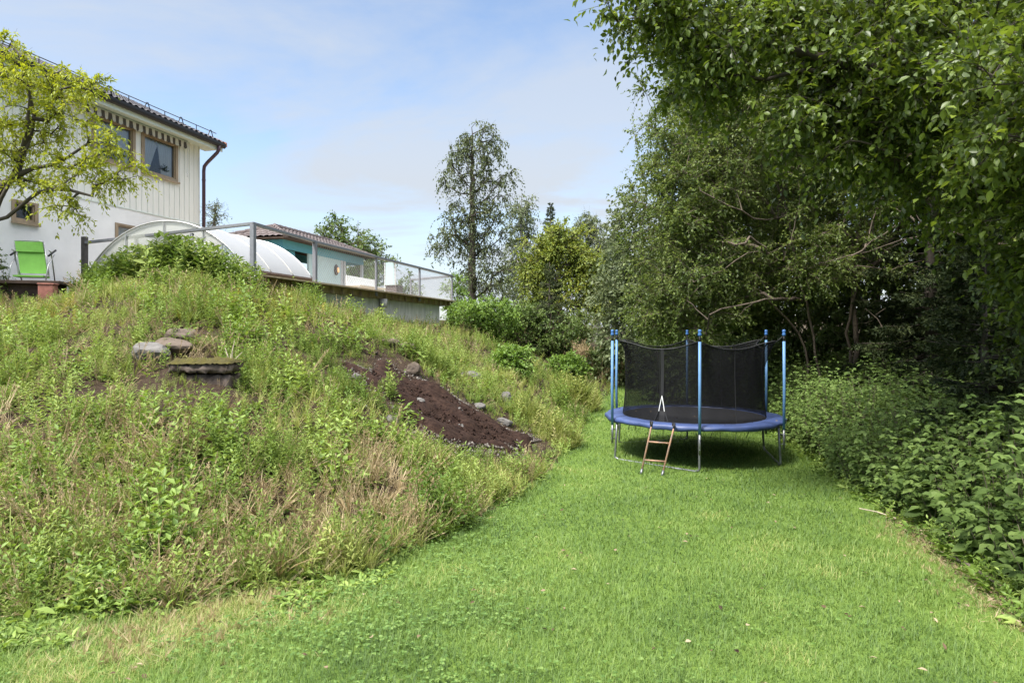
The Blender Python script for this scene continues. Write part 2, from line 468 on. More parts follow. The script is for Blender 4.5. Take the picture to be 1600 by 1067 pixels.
# mat
mb = MB(); n = 72
mb.add([pol(0, 0, PADZ - .03)] + [pol(1.27, 2 * PI * k / n, PADZ - .005 + .0) for k in range(n)], [(0, 1 + k, 1 + (k + 1) % n) for k in range(n)])
mb.add([pol(1.27, 2 * PI * k / n, PADZ - .05) for k in range(n)] + [pol(1.27, 2 * PI * k / n, PADZ - .005) for k in range(n)], [(k, (k + 1) % n, n + (k + 1) % n, n + k) for k in range(n)])
mb.build('jumping_mat', M['mat'], tr, True)
# pad, quilted in twelve lengths, with a drooping skirt
mb = MB(); n = 180; prof = [(1.22, -.012), (1.25, .006), (1.36, .013), (1.47, .012), (1.535, .002), (1.555, -.02), (1.552, -.070), (1.535, -.074), (1.53, -.03), (1.25, -.03)]
vs = []
for k in range(n):
    a = 2 * PI * k / n
    pinch = 1 - .7 * math.exp(-((((a / (2 * PI) * 12) % 1) - .5) / .06) ** 2)
    for j, (r, z) in enumerate(prof):
        sag = .012 * math.sin(a * 7 + j) + .006 * math.sin(a * 23)
        vs.append(pol(r + (.012 * math.sin(a * 19 + 1) if 3 < j < 8 else 0), a, PADZ + (z * pinch if z > 0 else z) + (sag if 4 < j < 8 else sag * .25)))
m_ = len(prof)
mb.add(vs, [(k * m_ + j, ((k + 1) % n) * m_ + j, ((k + 1) % n) * m_ + (j + 1) % m_, k * m_ + (j + 1) % m_) for k in range(n) for j in range(m_)])
mb.build('safety_pad', M['pad'], tr, True)
mb = MB(); mb.tube([pol(1.5, 2 * PI * k / 72, PADZ - .055) for k in range(73)], .022, 8, False)
mb.build('frame_ring', M['galv'], tr, True)
# poles, legs
POLES = [A0 + k * PI / 3 for k in range(6)]
PR = 1.60
for k, a in enumerate(POLES):
    lean = .0 if k else -.0
    mb = MB(); mb.tube([pol(PR, a, .60), pol(PR + .005, a, 1.2), pol(PR, a, 2.04)], .0225, 12)
    p = mb.build('net_pole', M['sleeve'], tr, True)
    mb = MB(); mb.tube([pol(PR, a, 2.03), pol(PR, a, 2.14)], .017, 8); mb.build('pole_tip', M['blackrubber'], p, True)
    mb = MB(); mb.tube([pol(PR, a, 2.125), pol(PR, a, 2.14), pol(PR, a, 2.165), pol(PR, a, 2.178), pol(PR, a, 2.20), pol(PR, a, 2.222), pol(PR, a, 2.232)], [.020, .029, .029, .019, .029, .027, .014], 12)
    mb.build('pole_cap', M['capblue'], p, True)
    mb = MB(); mb.tube([pol(PR, a, .28), pol(PR, a, .61)], .018, 10)
    for z in (.36, .52): mb.tube([pol(PR - .07, a, z), pol(PR + .03, a, z)], .008, 6)
    mb.build('pole_bracket', M['galv'], p, True)
    # strap that pulls the net's corner to the pole
    mb = MB(); mb.tube([pol(PR - .02, a, 2.12), pol(1.42, a, 1.98)], .007, 6); mb.build('net_strap', M['blackrubber'], tr, True)
pairs = [(0, 5), (2, 1), (4, 3)]
for (i, j) in pairs:
    a, b_ = POLES[i], POLES[j]
    if b_ > a: b_ -= 0
    pts = []
    def leg(a, dr): return [pol(1.51, a, PADZ - .05), pol(1.53, a, .35), pol(1.545 + dr, a, .07), pol(1.55 + dr, a, .035)]
    L1 = leg(a, 0); L2 = leg(b_, 0)
    pa, pb = L1[-1], L2[-1]
    bar = [pa.lerp(pb, t) + Vector((0, 0, -.030)) for t in (.05, .25, .5, .75, .95)]
    mb = MB(); mb.tube(L1 + bar + L2[::-1], .019, 10)
    mb.build('leg', M['galv'], tr, True)
# elastic ties under the pad
for k in range(40):
    mb = MB(); a = 2 * PI * (k + random.random() * .6) / 40; r = 1.5
    l = random.uniform(.05, .14)
    mb.tube([pol(r, a, PADZ - .08), pol(r + random.uniform(-.04, .04), a + random.uniform(-.03, .03), PADZ - .08 - l)], .005, 4)
    mb.build('elastic_tie', M['blackrubber'], tr)
# net
m, nt, out = newmat('black_net')
d = N(nt, 'ShaderNodeBsdfPrincipled', Roughness=.7); d.inputs['Base Color'].default_value = (.009, .009, .010, 1); d.inputs['Specular IOR Level'].default_value = .05
t = N(nt, 'ShaderNodeBsdfTransparent'); mx = N(nt, 'ShaderNodeMixShader')
g = N(nt, 'ShaderNodeTexCoord'); nz = N(nt, 'ShaderNodeTexNoise', Scale=2.5, Detail=2); nt.links.new(g.outputs['Object'], nz.inputs['Vector'])
mr = N(nt, 'ShaderNodeMapRange'); mr.inputs[1].default_value = .3; mr.inputs[2].default_value = .7; mr.inputs[3].default_value = .59; mr.inputs[4].default_value = .74
nt.links.new(nz.outputs['Fac'], mr.inputs[0]); nt.links.new(mr.outputs[0], mx.inputs[0])
nt.links.new(t.outputs[0], mx.inputs[1]); nt.links.new(d.outputs[0], mx.inputs[2]); nt.links.new(mx.outputs[0], out.inputs[0])
M['net'] = m
n = 144; rows = 14; vs = []; fs = []; rimpts = []
for k in range(n):
    a = A0 + 2 * PI * k / n
    f = abs(((k / n * 6) % 1) - .5) * 2            # 1 at a pole, 0 midway
    topz = 1.90 + .14 * f ** 2.2
    topr = 1.20 + .26 * f ** 5
    for j in range(rows + 1):
        u = j / rows
        r = 1.235 + (topr - 1.235) * u ** 2.5 - .045 * math.sin(PI * u) * (1 - f * .3) + .008 * math.sin(a * 31 + u * 6)
        vs.append(pol(r, a, PADZ + .005 + (topz - PADZ) * u))
    rimpts.append(vs[-1])
gap = 0
for k in range(n):
    for j in range(rows):
        fs.append((k * (rows + 1) + j, ((k + 1) % n) * (rows + 1) + j, ((k + 1) % n) * (rows + 1) + j + 1, k * (rows + 1) + j + 1))
# the zip opening faces the ladder: a slit that gapes at its foot
kz = 133
aZ = A0 + 2 * PI * kz / n
fs = [f_ for f_ in fs if not (f_[0] // (rows + 1) in (kz - 1, kz) and (f_[0] % (rows + 1)) < 2)]
mb = MB(); mb.add(vs, fs); net = mb.build('safety_net', M['net'], tr, True)
mb = MB(); mb.tube(rimpts + rimpts[:1], .011, 6, False); mb.build('net_rim', M['blackrubber'], net, True)
for k in range(12, n, 24):
    mb = MB(); mb.tube([vs[k * (rows + 1) + j] for j in range(rows + 1)], .006, 4)
    mb.build('net_seam', M['blackrubber'], net)
col = [vs[kz * (rows + 1) + j] for j in range(rows + 1)]
e = Vector((-math.sin(aZ), math.cos(aZ), 0)); nn = Vector((math.cos(aZ), math.sin(aZ), 0)) * .006
mb = MB()
for j in range(5, rows):
    p, q = col[j], col[j + 1]
    w0 = .028
    mb.hexa([p - e * w0 + nn, p + e * w0 + nn, p + e * w0 + nn * 2, p - e * w0 + nn * 2, q - e * w0 + nn, q + e * w0 + nn, q + e * w0 + nn * 2, q - e * w0 + nn * 2])
mb.build('zip_flap', M['blackrubber'], net)
M['white'] = simple('white_plastic', (.75, .75, .73), .5, .1, 9)
mb = MB()
for sgn in (-1, 1):
    mb.tube([col[5] + nn * 2, col[3] + e * sgn * .035 + nn * 2, col[2] + e * sgn * .05 + nn * 2], .008, 5)
mb.build('zip_tape', M['white'], net)
mb = MB()
for sgn in (-1, 1):
    mb.tube([col[2] + e * sgn * .05 + nn * 2, col[1] + e * sgn * .09 + nn * 2, col[0] + e * sgn * .12 + nn * 2], .014, 5)
mb.build('opening_hem', M['blackrubber'], net)

# ladder hooked on the pad
M['rust'] = simple('rusty_ladder', (.40, .22, .13), .6, .4, 16, col2=(.22, .17, .14), metal=.3)
lt = [at(1019, 661, 10.12), at(1054, 664, 10.05)]; 
lb = [Vector((at(1001, 738, 9.85).x, 9.85, H(at(1001, 738, 9.85).x, 9.85) - .02)), Vector((at(1034, 743, 9.75).x, 9.75, H(at(1034, 743, 9.75).x, 9.75) - .02))]
la = thing('ladder', (lb[0] + lb[1]) / 2, 'small rusty two rung ladder leaning on the trampoline rim', 'ladder')
for a_, b_ in zip(lt, lb):
    top = a_ + Vector((0, .10, .005))
    mb = MB(); mb.tube([b_, a_.lerp(b_, .1), a_ + Vector((0, 0, .01)), top, top + Vector((0, .01, -.05))], .015, 8); r_ = mb.build('rail', M['rust'], la, True)
    mb = MB(); mb.tube([b_, b_.lerp(a_, .12)], .019, 8); mb.build('foot', M['blackrubber'] if 0 else M['galv'], r_, True)
    mb = MB(); mb.tube([a_.lerp(b_, .07), a_ + Vector((0, 0, .014)), top + Vector((0, 0, .004))], .0185, 8); mb.build('hook_sleeve', M['blackrubber'], r_, True)
for t_ in (.36, .71):
    mb = MB(); mb.tube([lt[0].lerp(lb[0], t_), lt[1].lerp(lb[1], t_)], .014, 8); mb.build('rung', M['rust'], la, True)
# ------------------------------------------------------------------ house
M['siding'] = simple('cream_siding', (.82, .81, .755), .6, .10, 3, bump=.1, bscale=30, stretch=(6, 6, .4))
M['plaster'] = simple('white_plaster', (.88, .87, .86), .8, .16, 1.1, bump=.3, bscale=60)
M['rooftile'] = simple('dark_roof_tile', (.055, .05, .058), .6, .4, 8)
M['gutter'] = simple('gutter_metal', (.022, .020, .022), .35, .2, 8)
M['pipe'] = simple('maroon_downpipe', (.085, .045, .06), .4, .2, 8)
M['wood'] = simple('varnished_wood', (.36, .27, .18), .5, .3, 9, stretch=(1, 1, .3))
M['fasciaw'] = simple('pale_fascia', (.66, .72, .66), .5, .08, 5)
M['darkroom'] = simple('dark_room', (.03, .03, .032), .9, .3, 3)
M['curtain'] = simple('white_curtain', (.88, .88, .88), .8, .1, 6)
M['copper'] = simple('copper_verge', (.45, .20, .12), .5, .35, 9)
m, nt, out = newmat('window_glass')
gl = N(nt, 'ShaderNodeBsdfGlossy', Roughness=.02); gl.inputs[0].default_value = (.9, .95, 1, 1)
t = N(nt, 'ShaderNodeBsdfTransparent'); t.inputs[0].default_value = (.93, .95, .95, 1)
mx = N(nt, 'ShaderNodeMixShader'); fr = N(nt, 'ShaderNodeFresnel', IOR=1.6)
nt.links.new(fr.outputs[0], mx.inputs[0]); nt.links.new(t.outputs[0], mx.inputs[1]); nt.links.new(gl.outputs[0], mx.inputs[2]); nt.links.new(mx.outputs[0], out.inputs[0])
M['glass'] = m

D = Vector((.2425, .97015, 0)); HN = Vector((.97015, -.2425, 0)); UZ = Vector((0, 0, 1))
HA = Vector((-9.76, 20.0, 0))
def hp(s, o, z): return HA - D * s + HN * o + UZ * z
house = thing('house', hp(4, -3, 3.4), 'cream two storey house with white basement wall and dark tiled roof', 'house')
HD = -D   # s axis
def hbox(mb, s, o, z): mb.obox(HA, HD, HN, UZ, s, o, z)
def wall_holes(mb, s0, s1, z0, z1, holes, o):
    ss = sorted({s0, s1, *[h[0] for h in holes], *[h[1] for h in holes]}); zs = sorted({z0, z1, *[h[2] for h in holes], *[h[3] for h in holes]})
    for a, b in zip(ss, ss[1:]):
        # merge vertical runs
        run = None
        for c, d in zip(zs, zs[1:]):
            solid = not any(h[0] <= a + 1e-6 and b - 1e-6 <= h[1] and h[2] <= c + 1e-6 and d - 1e-6 <= h[3] for h in holes)
            if solid: run = (run[0], d) if run else (c, d)
            if (not solid or d == zs[-1]) and run:
                hbox(mb, (a, b), o, run); run = None
UW = [(.96, 2.25, 6.62, 7.76), (2.52, 3.82, 6.62, 7.76)]
BW = [(5.3, 5.86, 4.66, 5.15), (2.1, 3.12, 4.25, 5.07)]
SL = 9.0
mb = MB(); wall_holes(mb, 0, SL, 5.52, 8.1, UW, (-.16, 0)); 
s = .02
k = 0
while s < SL:
    # battens over the board joints, cut round the windows
    zr = [(5.50, 8.02)]
    for h in UW:
        if h[0] - .12 < s < h[1] + .12: zr = [(5.50, h[2] - .09)]
    for z in zr: hbox(mb, (s, s + .035), (.0015, .022), z)
    s += .2 + .01 * math.sin(k * 3.3); k += 1
mb.build('siding', M['siding'], house)
mb = MB(); hbox(mb, (.0, SL), (-.163, .03), (5.49, 5.515)); mb.build('drip_board', M['fasciaw'], house)
mb = MB(); wall_holes(mb, -.01, SL, 2.3, 5.488, BW, (-.16, .012)); mb.build('basement_wall', M['plaster'], house)
mb = MB(); hbox(mb, (0, .15), (-8, -.165), (3.0, 8.1)); mb.build('gable_wall', M['siding'], house)
# rooms behind the panes
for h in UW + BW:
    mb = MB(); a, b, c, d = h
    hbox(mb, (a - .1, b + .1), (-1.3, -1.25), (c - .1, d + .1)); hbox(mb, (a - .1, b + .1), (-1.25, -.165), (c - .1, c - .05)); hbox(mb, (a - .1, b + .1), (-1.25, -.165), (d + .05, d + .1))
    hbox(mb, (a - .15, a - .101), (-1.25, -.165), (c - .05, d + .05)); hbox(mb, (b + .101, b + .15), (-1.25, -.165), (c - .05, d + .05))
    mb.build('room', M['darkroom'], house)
M['plantleaf'] = simple('potted_leaf', (.03, .06, .02), .5, .5, 20)
for wi, h in enumerate(UW + BW):
    a, b, c, d = h; f = .07 if wi < 2 else .055
    mb = MB()
    hbox(mb, (a - .03, a + f), (-.10, .035), (c, d)); hbox(mb, (b - f, b + .03), (-.10, .035), (c, d))
    hbox(mb, (a + f, b - f), (-.10, .032), (c, c + f)); hbox(mb, (a + f, b - f), (-.10, .032), (d - f, d))
    # inner sash
    g = f + .035
    hbox(mb, (a + f, a + g), (-.08, .005), (c + f, d - f)); hbox(mb, (b - g, b - f), (-.08, .005), (c + f, d - f))
    hbox(mb, (a + g, b - g), (-.08, .002), (c + f, c + g)); hbox(mb, (a + g, b - g), (-.08, .002), (d - g, d - f))
    win = mb.build('window', M['wood'], house)
    mb = MB(); mb.add([hp(a + g, -.03, c + g), hp(b - g, -.03, c + g), hp(b - g, -.03, d - g), hp(a + g, -.03, d - g)], [(0, 3, 2, 1)])
    mb.build('pane', M['glass'], win)
    if wi < 3:
        mb = MB(); hbox(mb, (a - .05, b + .05), (.036, .085), (c - .05, c + .004)); mb.build('sill', M['wood'], win)
    if wi < 2:
        # drapes drawn to both sides with folds
        mb = MB()
        for side in (0, 1):
            vs = []; nfold = 26; rows = 10
            for j in range(rows + 1):
                u = j / rows
                wdt = (b - a) * (.52 - .34 * u ** .8 if side == 0 else .46 - .14 * u)
                for i in range(nfold + 1):
                    q = i / nfold * wdt
                    vs.append(hp((b - .08 - q) if side == 0 else (a + .08 + q), -.10 - .025 * math.sin(i * 1.6), d - .05 - u * (d - c - .1)))
            mb.add(vs, [(j * (nfold + 1) + i, j * (nfold + 1) + i + 1, (j + 1) * (nfold + 1) + i + 1, (j + 1) * (nfold + 1) + i) for j in range(rows) for i in range(nfold)])
        mb.build('curtain', M['curtain'], win, True)
        tb = TB(); n_ = 260
        cpt = np.array(hp(a + .42, -.2, c + .24)); dv = nrm(RG.normal(size=(n_, 3))) ; dv[:, 2] = abs(dv[:, 2]) * .8
        leaves(tb, cpt + dv * RG.uniform(.02, .2, (n_, 1)), dv, nrm(RG.normal(size=(n_, 3))), RG.uniform(.06, .12, n_), RG.uniform(.03, .05, n_), RG.uniform(0, 1, n_))
        tb.build('potted_plant', M['plantleaf'], win)
    else:
        mb = MB(); vs = []; nfold = 20
        for z in (c + .05, d - .05):
            for i in range(nfold + 1): vs.append(hp(a + .1 + (b - a - .2) * i / nfold * .8, -.17 - .02 * math.sin(i * 1.6), z))
        mb.add(vs, [(i, i + 1, nfold + 2 + i, nfold + 1 + i) for i in range(nfold)])
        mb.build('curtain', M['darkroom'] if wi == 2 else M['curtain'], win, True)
# eave, fascia, gutter, roof
OV = .5
mb = MB(); hbox(mb, (-.42, SL), (-.15, OV - .03), (7.93, 7.95)); mb.build('soffit', M['fasciaw'], house)
mb = MB(); hbox(mb, (-.42, SL), (OV - .03, OV), (7.86, 8.08)); mb.build('fascia', M['fasciaw'], house)
mb = MB(); prof = [(OV + .003, 8.09), (OV + .003, 8.0), (OV + .03, 7.965), (OV + .08, 7.955), (OV + .12, 7.985), (OV + .135, 8.04), (OV + .14, 8.10), (OV + .128, 8.10), (OV + .12, 8.02), (OV + .02, 8.02), (OV + .015, 8.09)]
K = len(prof); mb.add([hp(-.42, o, z) for o, z in prof] + [hp(SL, o, z) for o, z in prof], [(i, (i + 1) % K, K + (i + 1) % K, K + i) for i in range(K)] + [tuple(range(K)), tuple(range(2 * K - 1, K - 1, -1))])
mb.build('gutter', M['gutter'], house, False)
pitch = math.tan(math.radians(25))
mb = MB(); wav = .2; cols_ = int((SL + .45) / wav * 8); rows = 16; vs = []
RL = 5.0
for j in range(rows):
    for e in (0, 1):
        u = (j + e) / rows
        for i in range(cols_ + 1):
            s_ = -.45 + i / 8 * wav
            o_ = OV + .06 - u * RL
            z_ = 8.13 + (u * RL) * pitch + .022 * math.sin(i / 8 * 2 * PI) + (.03 if e == 0 else 0.0)
            vs.append(hp(s_, o_, z_))
W_ = cols_ + 1
fs = []
for j in range(2 * rows - 1):
    for i in range(cols_): fs.append((j * W_ + i, j * W_ + i + 1, (j + 1) * W_ + i + 1, (j + 1) * W_ + i))
mb.add(vs, fs)
# under-boarding and the far slope
q = lambda o, dz: 8.08 + (OV - o) * pitch + dz
mb.add([hp(-.44, OV, 8.085), hp(SL, OV, 8.085), hp(SL, OV - RL, q(OV - RL, 0)), hp(-.44, OV - RL, q(OV - RL, 0)), hp(-.44, OV - 2 * RL, 8.085), hp(SL, OV - 2 * RL, 8.085)], [(0, 1, 2, 3), (3, 2, 5, 4)])
roof = mb.build('roof', M['rooftile'], house, False)
mb = MB()
mb.add([hp(-.452, OV + .11, 8.02), hp(-.452, OV + .10, 8.165), hp(-.452, OV - RL, q(OV - RL, .05)), hp(-.452, OV - RL, q(OV - RL, -.12)),
        hp(-.50, OV + .11, 8.02), hp(-.50, OV + .10, 8.165), hp(-.50, OV - RL, q(OV - RL, .05)), hp(-.50, OV - RL, q(OV - RL, -.12))],
       [(0, 1, 2, 3), (7, 6, 5, 4), (0, 4, 5, 1), (1, 5, 6, 2), (3, 7, 4, 0)])
mb.build('verge_board', M['copper'], roof)
mb = MB(); o_ = OV - .14; zb_ = 8.13 + (OV + .06 - o_) * pitch
mb.tube([hp(-.3, o_, zb_ + .2), hp(SL, o_, zb_ + .2)], .012, 6)
s = -.05; k = 0
while s < SL:
    if k % 2 == 0:
        mb.tube([hp(s - .09, o_ + .02, zb_), hp(s - .02, o_, zb_ + .235), hp(s + .02, o_, zb_ + .235), hp(s + .10, o_ - .04, zb_)], .014, 5)
    else: mb.tube([hp(s, o_, zb_), hp(s, o_, zb_ + .2)], .012, 5)
    s += .62; k += 1
mb.build('snow_guard', M['gutter'], roof)
mb = MB(); mb.tube([hp(-.16, OV + .07, 7.99), hp(-.16, OV + .07, 7.86), hp(-.13, OV + .03, 7.76), hp(-.08, .20, 7.45), hp(-.06, .12, 7.34), hp(-.06, .10, 7.2), hp(-.06, .10, 3.2)], .052, 12)
for z in (6.9, 5.7, 4.4): mb.tube([hp(-.06, .10, z), hp(-.06, .10, z + .04)], .06, 12)
mb.build('downpipe', M['pipe'], house, True)
# awning rolled up over the windows, scalloped valance in black and white
M['valance_w'] = simple('valance_white', (.62, .60, .56), .8, .15, 20); M['valance_b'] = simple('valance_black', (.09, .08, .078), .8, .2, 20)
mb = MB(); mb.tube([hp(.62, .10, 7.87), hp(4.3, .10, 7.87)], .045, 10); hbox(mb, (.6, 4.3), (.025, .06), (7.83, 7.92))
aw = mb.build('awning', M['fasciaw'], house)
mb = MB(); st = .11; vmat = []
if True:
    for i in range(33):
        a = .63 + i * st; n_ = 6
        top = [hp(a + st * j / n_, .155, 7.86) for j in range(n_ + 1)]
        bot = [hp(a + st * j / n_, .165 + .018 * math.sin((i + j / n_) * 2.1), 7.70 - .045 * math.sin(PI * j / n_)) for j in range(n_ + 1)]
        mb.add(top + bot, [(j, j + 1, n_ + 2 + j, n_ + 1 + j) for j in range(n_)])
        vmat += [i % 2] * n_
    va = mb.build('valance', M['valance_w'], aw); va.data.materials.append(M['valance_b']); va.data.polygons.foreach_set('material_index', vmat)
mb = MB(); mb.tube([hp(.66, .13, 7.82), hp(.72, .16, 6.95)], .009, 6); mb.tube([hp(.72, .16, 6.95), hp(.73, .2, 6.9), hp(.72, .18, 6.82)], .012, 6)
mb.build('awning_crank', M['white'], aw)
# vent pipes at the far corner
mb = MB(); mb.obox(hp(-.5, -1.2, 0), HD, HN, UZ, (-.35, .1), (-.2, .2), (4.4, 6.0)); mb.build('side_annex', M['fasciaw'], house)

# ------------------------------------------------------------------ terrace clutter left of the deck
M['green'] = simple('green_fabric', (.22, .52, .085), .7, .12, 10, bump=.2, bscale=120)
M['alu'] = simple('aluminium_frame', (.55, .55, .56), .4, .15, 15, metal=.6)
M['brownplank'] = simple('weathered_plank', (.09, .06, .045), .85, .4, 9)
M['terracotta'] = simple('terracotta', (.42, .17, .13), .85, .3, 12, bump=.5, bscale=40)
CP = at(47, 437, 13.3)
ch = thing('folding_chair', CP, 'lime green folding garden lounge chair in front of the white basement wall', 'chair')
cx = Vector((.96, .28, 0)).normalized(); cyv = Vector((-.28, .96, 0)).normalized()
def cpnt(x, y, z): return CP + cx * x + cyv * y + UZ * z
bk = lambda u: (-.02 + .30 * u, .08 + .74 * u)     # y, z along the reclined back
def strip(u0, u1, w, off, nm, mt, par):
    mb = MB(); vs = []; nu, nw = 8, 8
    for j in range(nu + 1):
        u = u0 + (u1 - u0) * j / nu; y, z = bk(u)
        for i in range(nw + 1):
            q = -1 + 2 * i / nw
            vs.append(cpnt(q * w - .20 * (u - .4), y + off + .035 * (1 - q * q), z))
    for j in range(nu + 1):
        u = u0 + (u1 - u0) * j / nu; y, z = bk(u)
        for i in range(nw + 1):
            q = -1 + 2 * i / nw
            vs.append(cpnt(q * w - .20 * (u - .4), y + off + .035 * (1 - q * q) + .02, z))
    W_ = nw + 1; B = (nu + 1) * W_
    fs = [(j * W_ + i, j * W_ + i + 1, (j + 1) * W_ + i + 1, (j + 1) * W_ + i) for j in range(nu) for i in range(nw)]
    fs += [tuple(x + B for x in f[::-1]) for f in fs]
    fs += [(j * W_, (j + 1) * W_, B + (j + 1) * W_, B + j * W_) for j in range(nu)] + [(j * W_ + nw, (j + 1) * W_ + nw, B + (j + 1) * W_ + nw, B + j * W_ + nw) for j in range(nu)]
    fs += [(i, i + 1, B + i + 1, B + i) for i in range(nw)] + [(nu * W_ + i, nu * W_ + i + 1, B + nu * W_ + i + 1, B + nu * W_ + i) for i in range(nw)]
    mb.add(vs, fs); return mb.build(nm, mt, par, False)
back = strip(.07, .99, .24, 0, 'backrest', M['green'], ch)
strip(.70, 1.0, .245, -.045, 'head_pillow', M['green'], back)
mb = MB()
for sg in (-1, 1):
    mb.tube([cpnt(sg * .265 + .08, bk(-.02)[0], bk(-.02)[1]), cpnt(sg * .265 - .12, bk(1)[0], bk(1)[1])], .016, 8)
mb.tube([cpnt(-.385, bk(1)[0], bk(1)[1]), cpnt(-.26, bk(1.03)[0], bk(1.03)[1]), cpnt(.04, bk(1.03)[0], bk(1.03)[1]), cpnt(.145, bk(1)[0], bk(1)[1])], .016, 8)
mb.tube([cpnt(-.185, bk(0)[0], bk(0)[1]), cpnt(.345, bk(0)[0], bk(0)[1])], .018, 8)
mb.build('back_frame', M['alu'], ch, True)
for sg in (-1, 1):
    mb = MB(); mb.tube([cpnt(sg * .30, .42, -.02), cpnt(sg * .33, .20, .40), cpnt(sg * .33, .12, .60), cpnt(sg * .33, .02, .62)], .013, 8); mb.build('leg', M['alu'], ch, True)
    mb = MB(); mb.tube([cpnt(sg * .33, -.14, -.02), cpnt(sg * .33, -.02, .3), cpnt(sg * .33, .3, .56)], .013, 8); mb.build('leg', M['alu'], ch, True)
    mb = MB(); mb.tube([cpnt(sg * .335, -.02, .50), cpnt(sg * .335, .35, .66)], .02, 8); mb.build('armrest', M['blackrubber'], ch, True)
mb = MB(); mb.obox(CP, cx, cyv, UZ, (-.26, .28), (-.12, .2), (.05, .085)); mb.build('seat', M['green'], ch)
mb = MB(); mb.obox(CP, cx, cyv, UZ, (-.55, .62), (-.26, .6), (-.10, -.03)); mb.obox(CP, cx, cyv, UZ, (-.5, .5), (-.1, .5), (-.6, -.103))
tag(mb.build('plank_platform', M['brownplank'], None, bevel=.01), 'dark weathered plank platform under the lime green chair', 'platform')
bpz = at(75, 474, 12.95)
mb = MB(); mb.obox(bpz, cx, cyv, UZ, (-.135, .135), (-.12, .12), (-.2, .37)); mb.obox(bpz, cx, cyv, UZ, (-.15, .15), (-.135, .135), (.372, .40))
tag(mb.build('terracotta_block', M['terracotta'], None, bevel=.012), 'upright reddish chimney block supporting the plank platform', 'block')

# ------------------------------------------------------------------ deck, retaining wall, railing
DZ = 3.35
M['deckwood'] = simple('deck_board', (.46, .36, .23), .8, .4, 7, stretch=(1, 1, 1))
M['concrete'] = simple('concrete', (.68, .67, .61), .9, .3, 3, bump=.4, bscale=30, col2=(.46, .47, .40), stretch=(2.5, 2.5, .7))
M['concrete_dark'] = simple('concrete_joint', (.10, .095, .085), .9, .3, 6)
R0 = Vector((-5.22, 12.9, 0)); R1 = Vector((-4.65, 15.1, 0)); R2 = Vector((-2.29, 24.4, 0)); R3 = Vector((-4.15, 26.25, 0)); RL_ = Vector((-9.95, 14.9, 0))
def onrail(Y): return R1.lerp(R2, (Y - 15.1) / 9.3)
top = [R0 + Vector((.08, -.12, 0)), R1 + Vector((.10, 0, 0)), R2 + Vector((.14, .1, 0)), R3 + Vector((.1, .2, 0)), Vector((-13.5, 28.5, 0)), Vector((-11.2, 16.5, 0)), RL_ + Vector((-.2, -.1, 0))]
deck = thing('terrace_deck', (-6, 19, 3.2), 'timber deck terrace overhanging a concrete wall at the top of the bank', 'deck')
mb = MB(); K = len(top)
mb.add([p + UZ * (DZ - .035) for p in top] + [p + UZ * DZ for p in top], [tuple(range(K - 1, -1, -1)), tuple(range(K, 2 * K))] + [(i, (i + 1) % K, K + (i + 1) % K, K + i) for i in range(K)])
mb.build('deck_boards', M['deckwood'], deck)
def inset(p, d): return p + Vector((-.97, .2425, 0)) * d
mb = MB()
for a, b in ((top[0], top[1]), (top[1], top[2]), (top[2], top[3]), (top[6], top[0])):
    d = (b - a).normalized(); n_ = Vector((-d.y, d.x, 0))
    mb.obox(a + d * .05, d, n_, UZ, (0, (b - a).length - .1), (.26, .31), (DZ - .20, DZ - .037))
for t_ in np.linspace(0, 1, 26):
    a = R0.lerp(R1, t_ * 4.2) if t_ < .24 else R1.lerp(R2, (t_ - .24) / .76)
    mb.obox(a + Vector((.02, 0, 0)), Vector((-.97, .2425, 0)), Vector((.2425, .97, 0)), UZ, (.1, 2.5), (-.03, .03), (DZ - .20, DZ - .038))
mb.build('joists', M['deckwood'], deck)
mb = MB()
for p in (inset(R0, .35), inset(R0.lerp(R1, .55), .4), RL_ + Vector((.4, .3, 0)), RL_.lerp(R0, .5) + Vector((0, .5, 0))):
    mb.box((p.x - .06, p.x + .06), (p.y - .06, p.y + .06), (2.2, DZ - .04))
mb.build('deck_posts', M['brownplank'], deck)
rw = thing('retaining_wall', onrail(19) - Vector((.4, 0, 0)) + UZ * 2.4, 'weathered grey concrete wall under the overhanging deck edge', 'wall')
a = inset(onrail(14.95), .22); b = inset(onrail(23.7), .22); d = (b - a).normalized(); n_ = Vector((-d.y, d.x, 0))
L = (b - a).length
mb = MB(); cuts = [0, 1.9, 3.55, 4.75, 7.55, L]
for c0, c1 in zip(cuts, cuts[1:]): mb.obox(a, d, n_, UZ, (c0 + .012, c1 - .012), (0, .25), (1.6, DZ - .20))
mb.obox(b, d, n_, UZ, (-.25, -.012), (.252, 5), (1.6, DZ - .21))
mb.build('wall_panels', M['concrete'], rw, bevel=.01)
mb = MB(); mb.obox(a, d, n_, UZ, (.02, L - .02), (.03, .24), (1.6, DZ - .23)); mb.build('wall_joints', M['concrete_dark'], rw)
mb = MB(); dp_ = inset(onrail(18.85), .10)
mb.tube([dp_ + UZ * 3.14, dp_ + UZ * 2.86], [.12, .10], 12); mb.tube([dp_ + UZ * 2.86, dp_ + UZ * 2.78], [.10, .05], 12); mb.tube([dp_ + UZ * 2.78, dp_ + UZ * 2.2], .045, 10)
M['pvc'] = simple('grey_pvc', (.55, .54, .50), .5, .25, 9)
tag(mb.build('drain_pipe', M['pvc'], None, True), 'pale drain funnel and pipe fixed below the deck edge', 'pipe')
rail = thing('deck_railing', R1 + UZ * DZ, 'grey metal railing with wire mesh round the edge of the deck', 'railing')
M['railsteel'] = simple('grey_rail_paint', (.20, .205, .23), .5, .2, 12)
RZ = 4.3
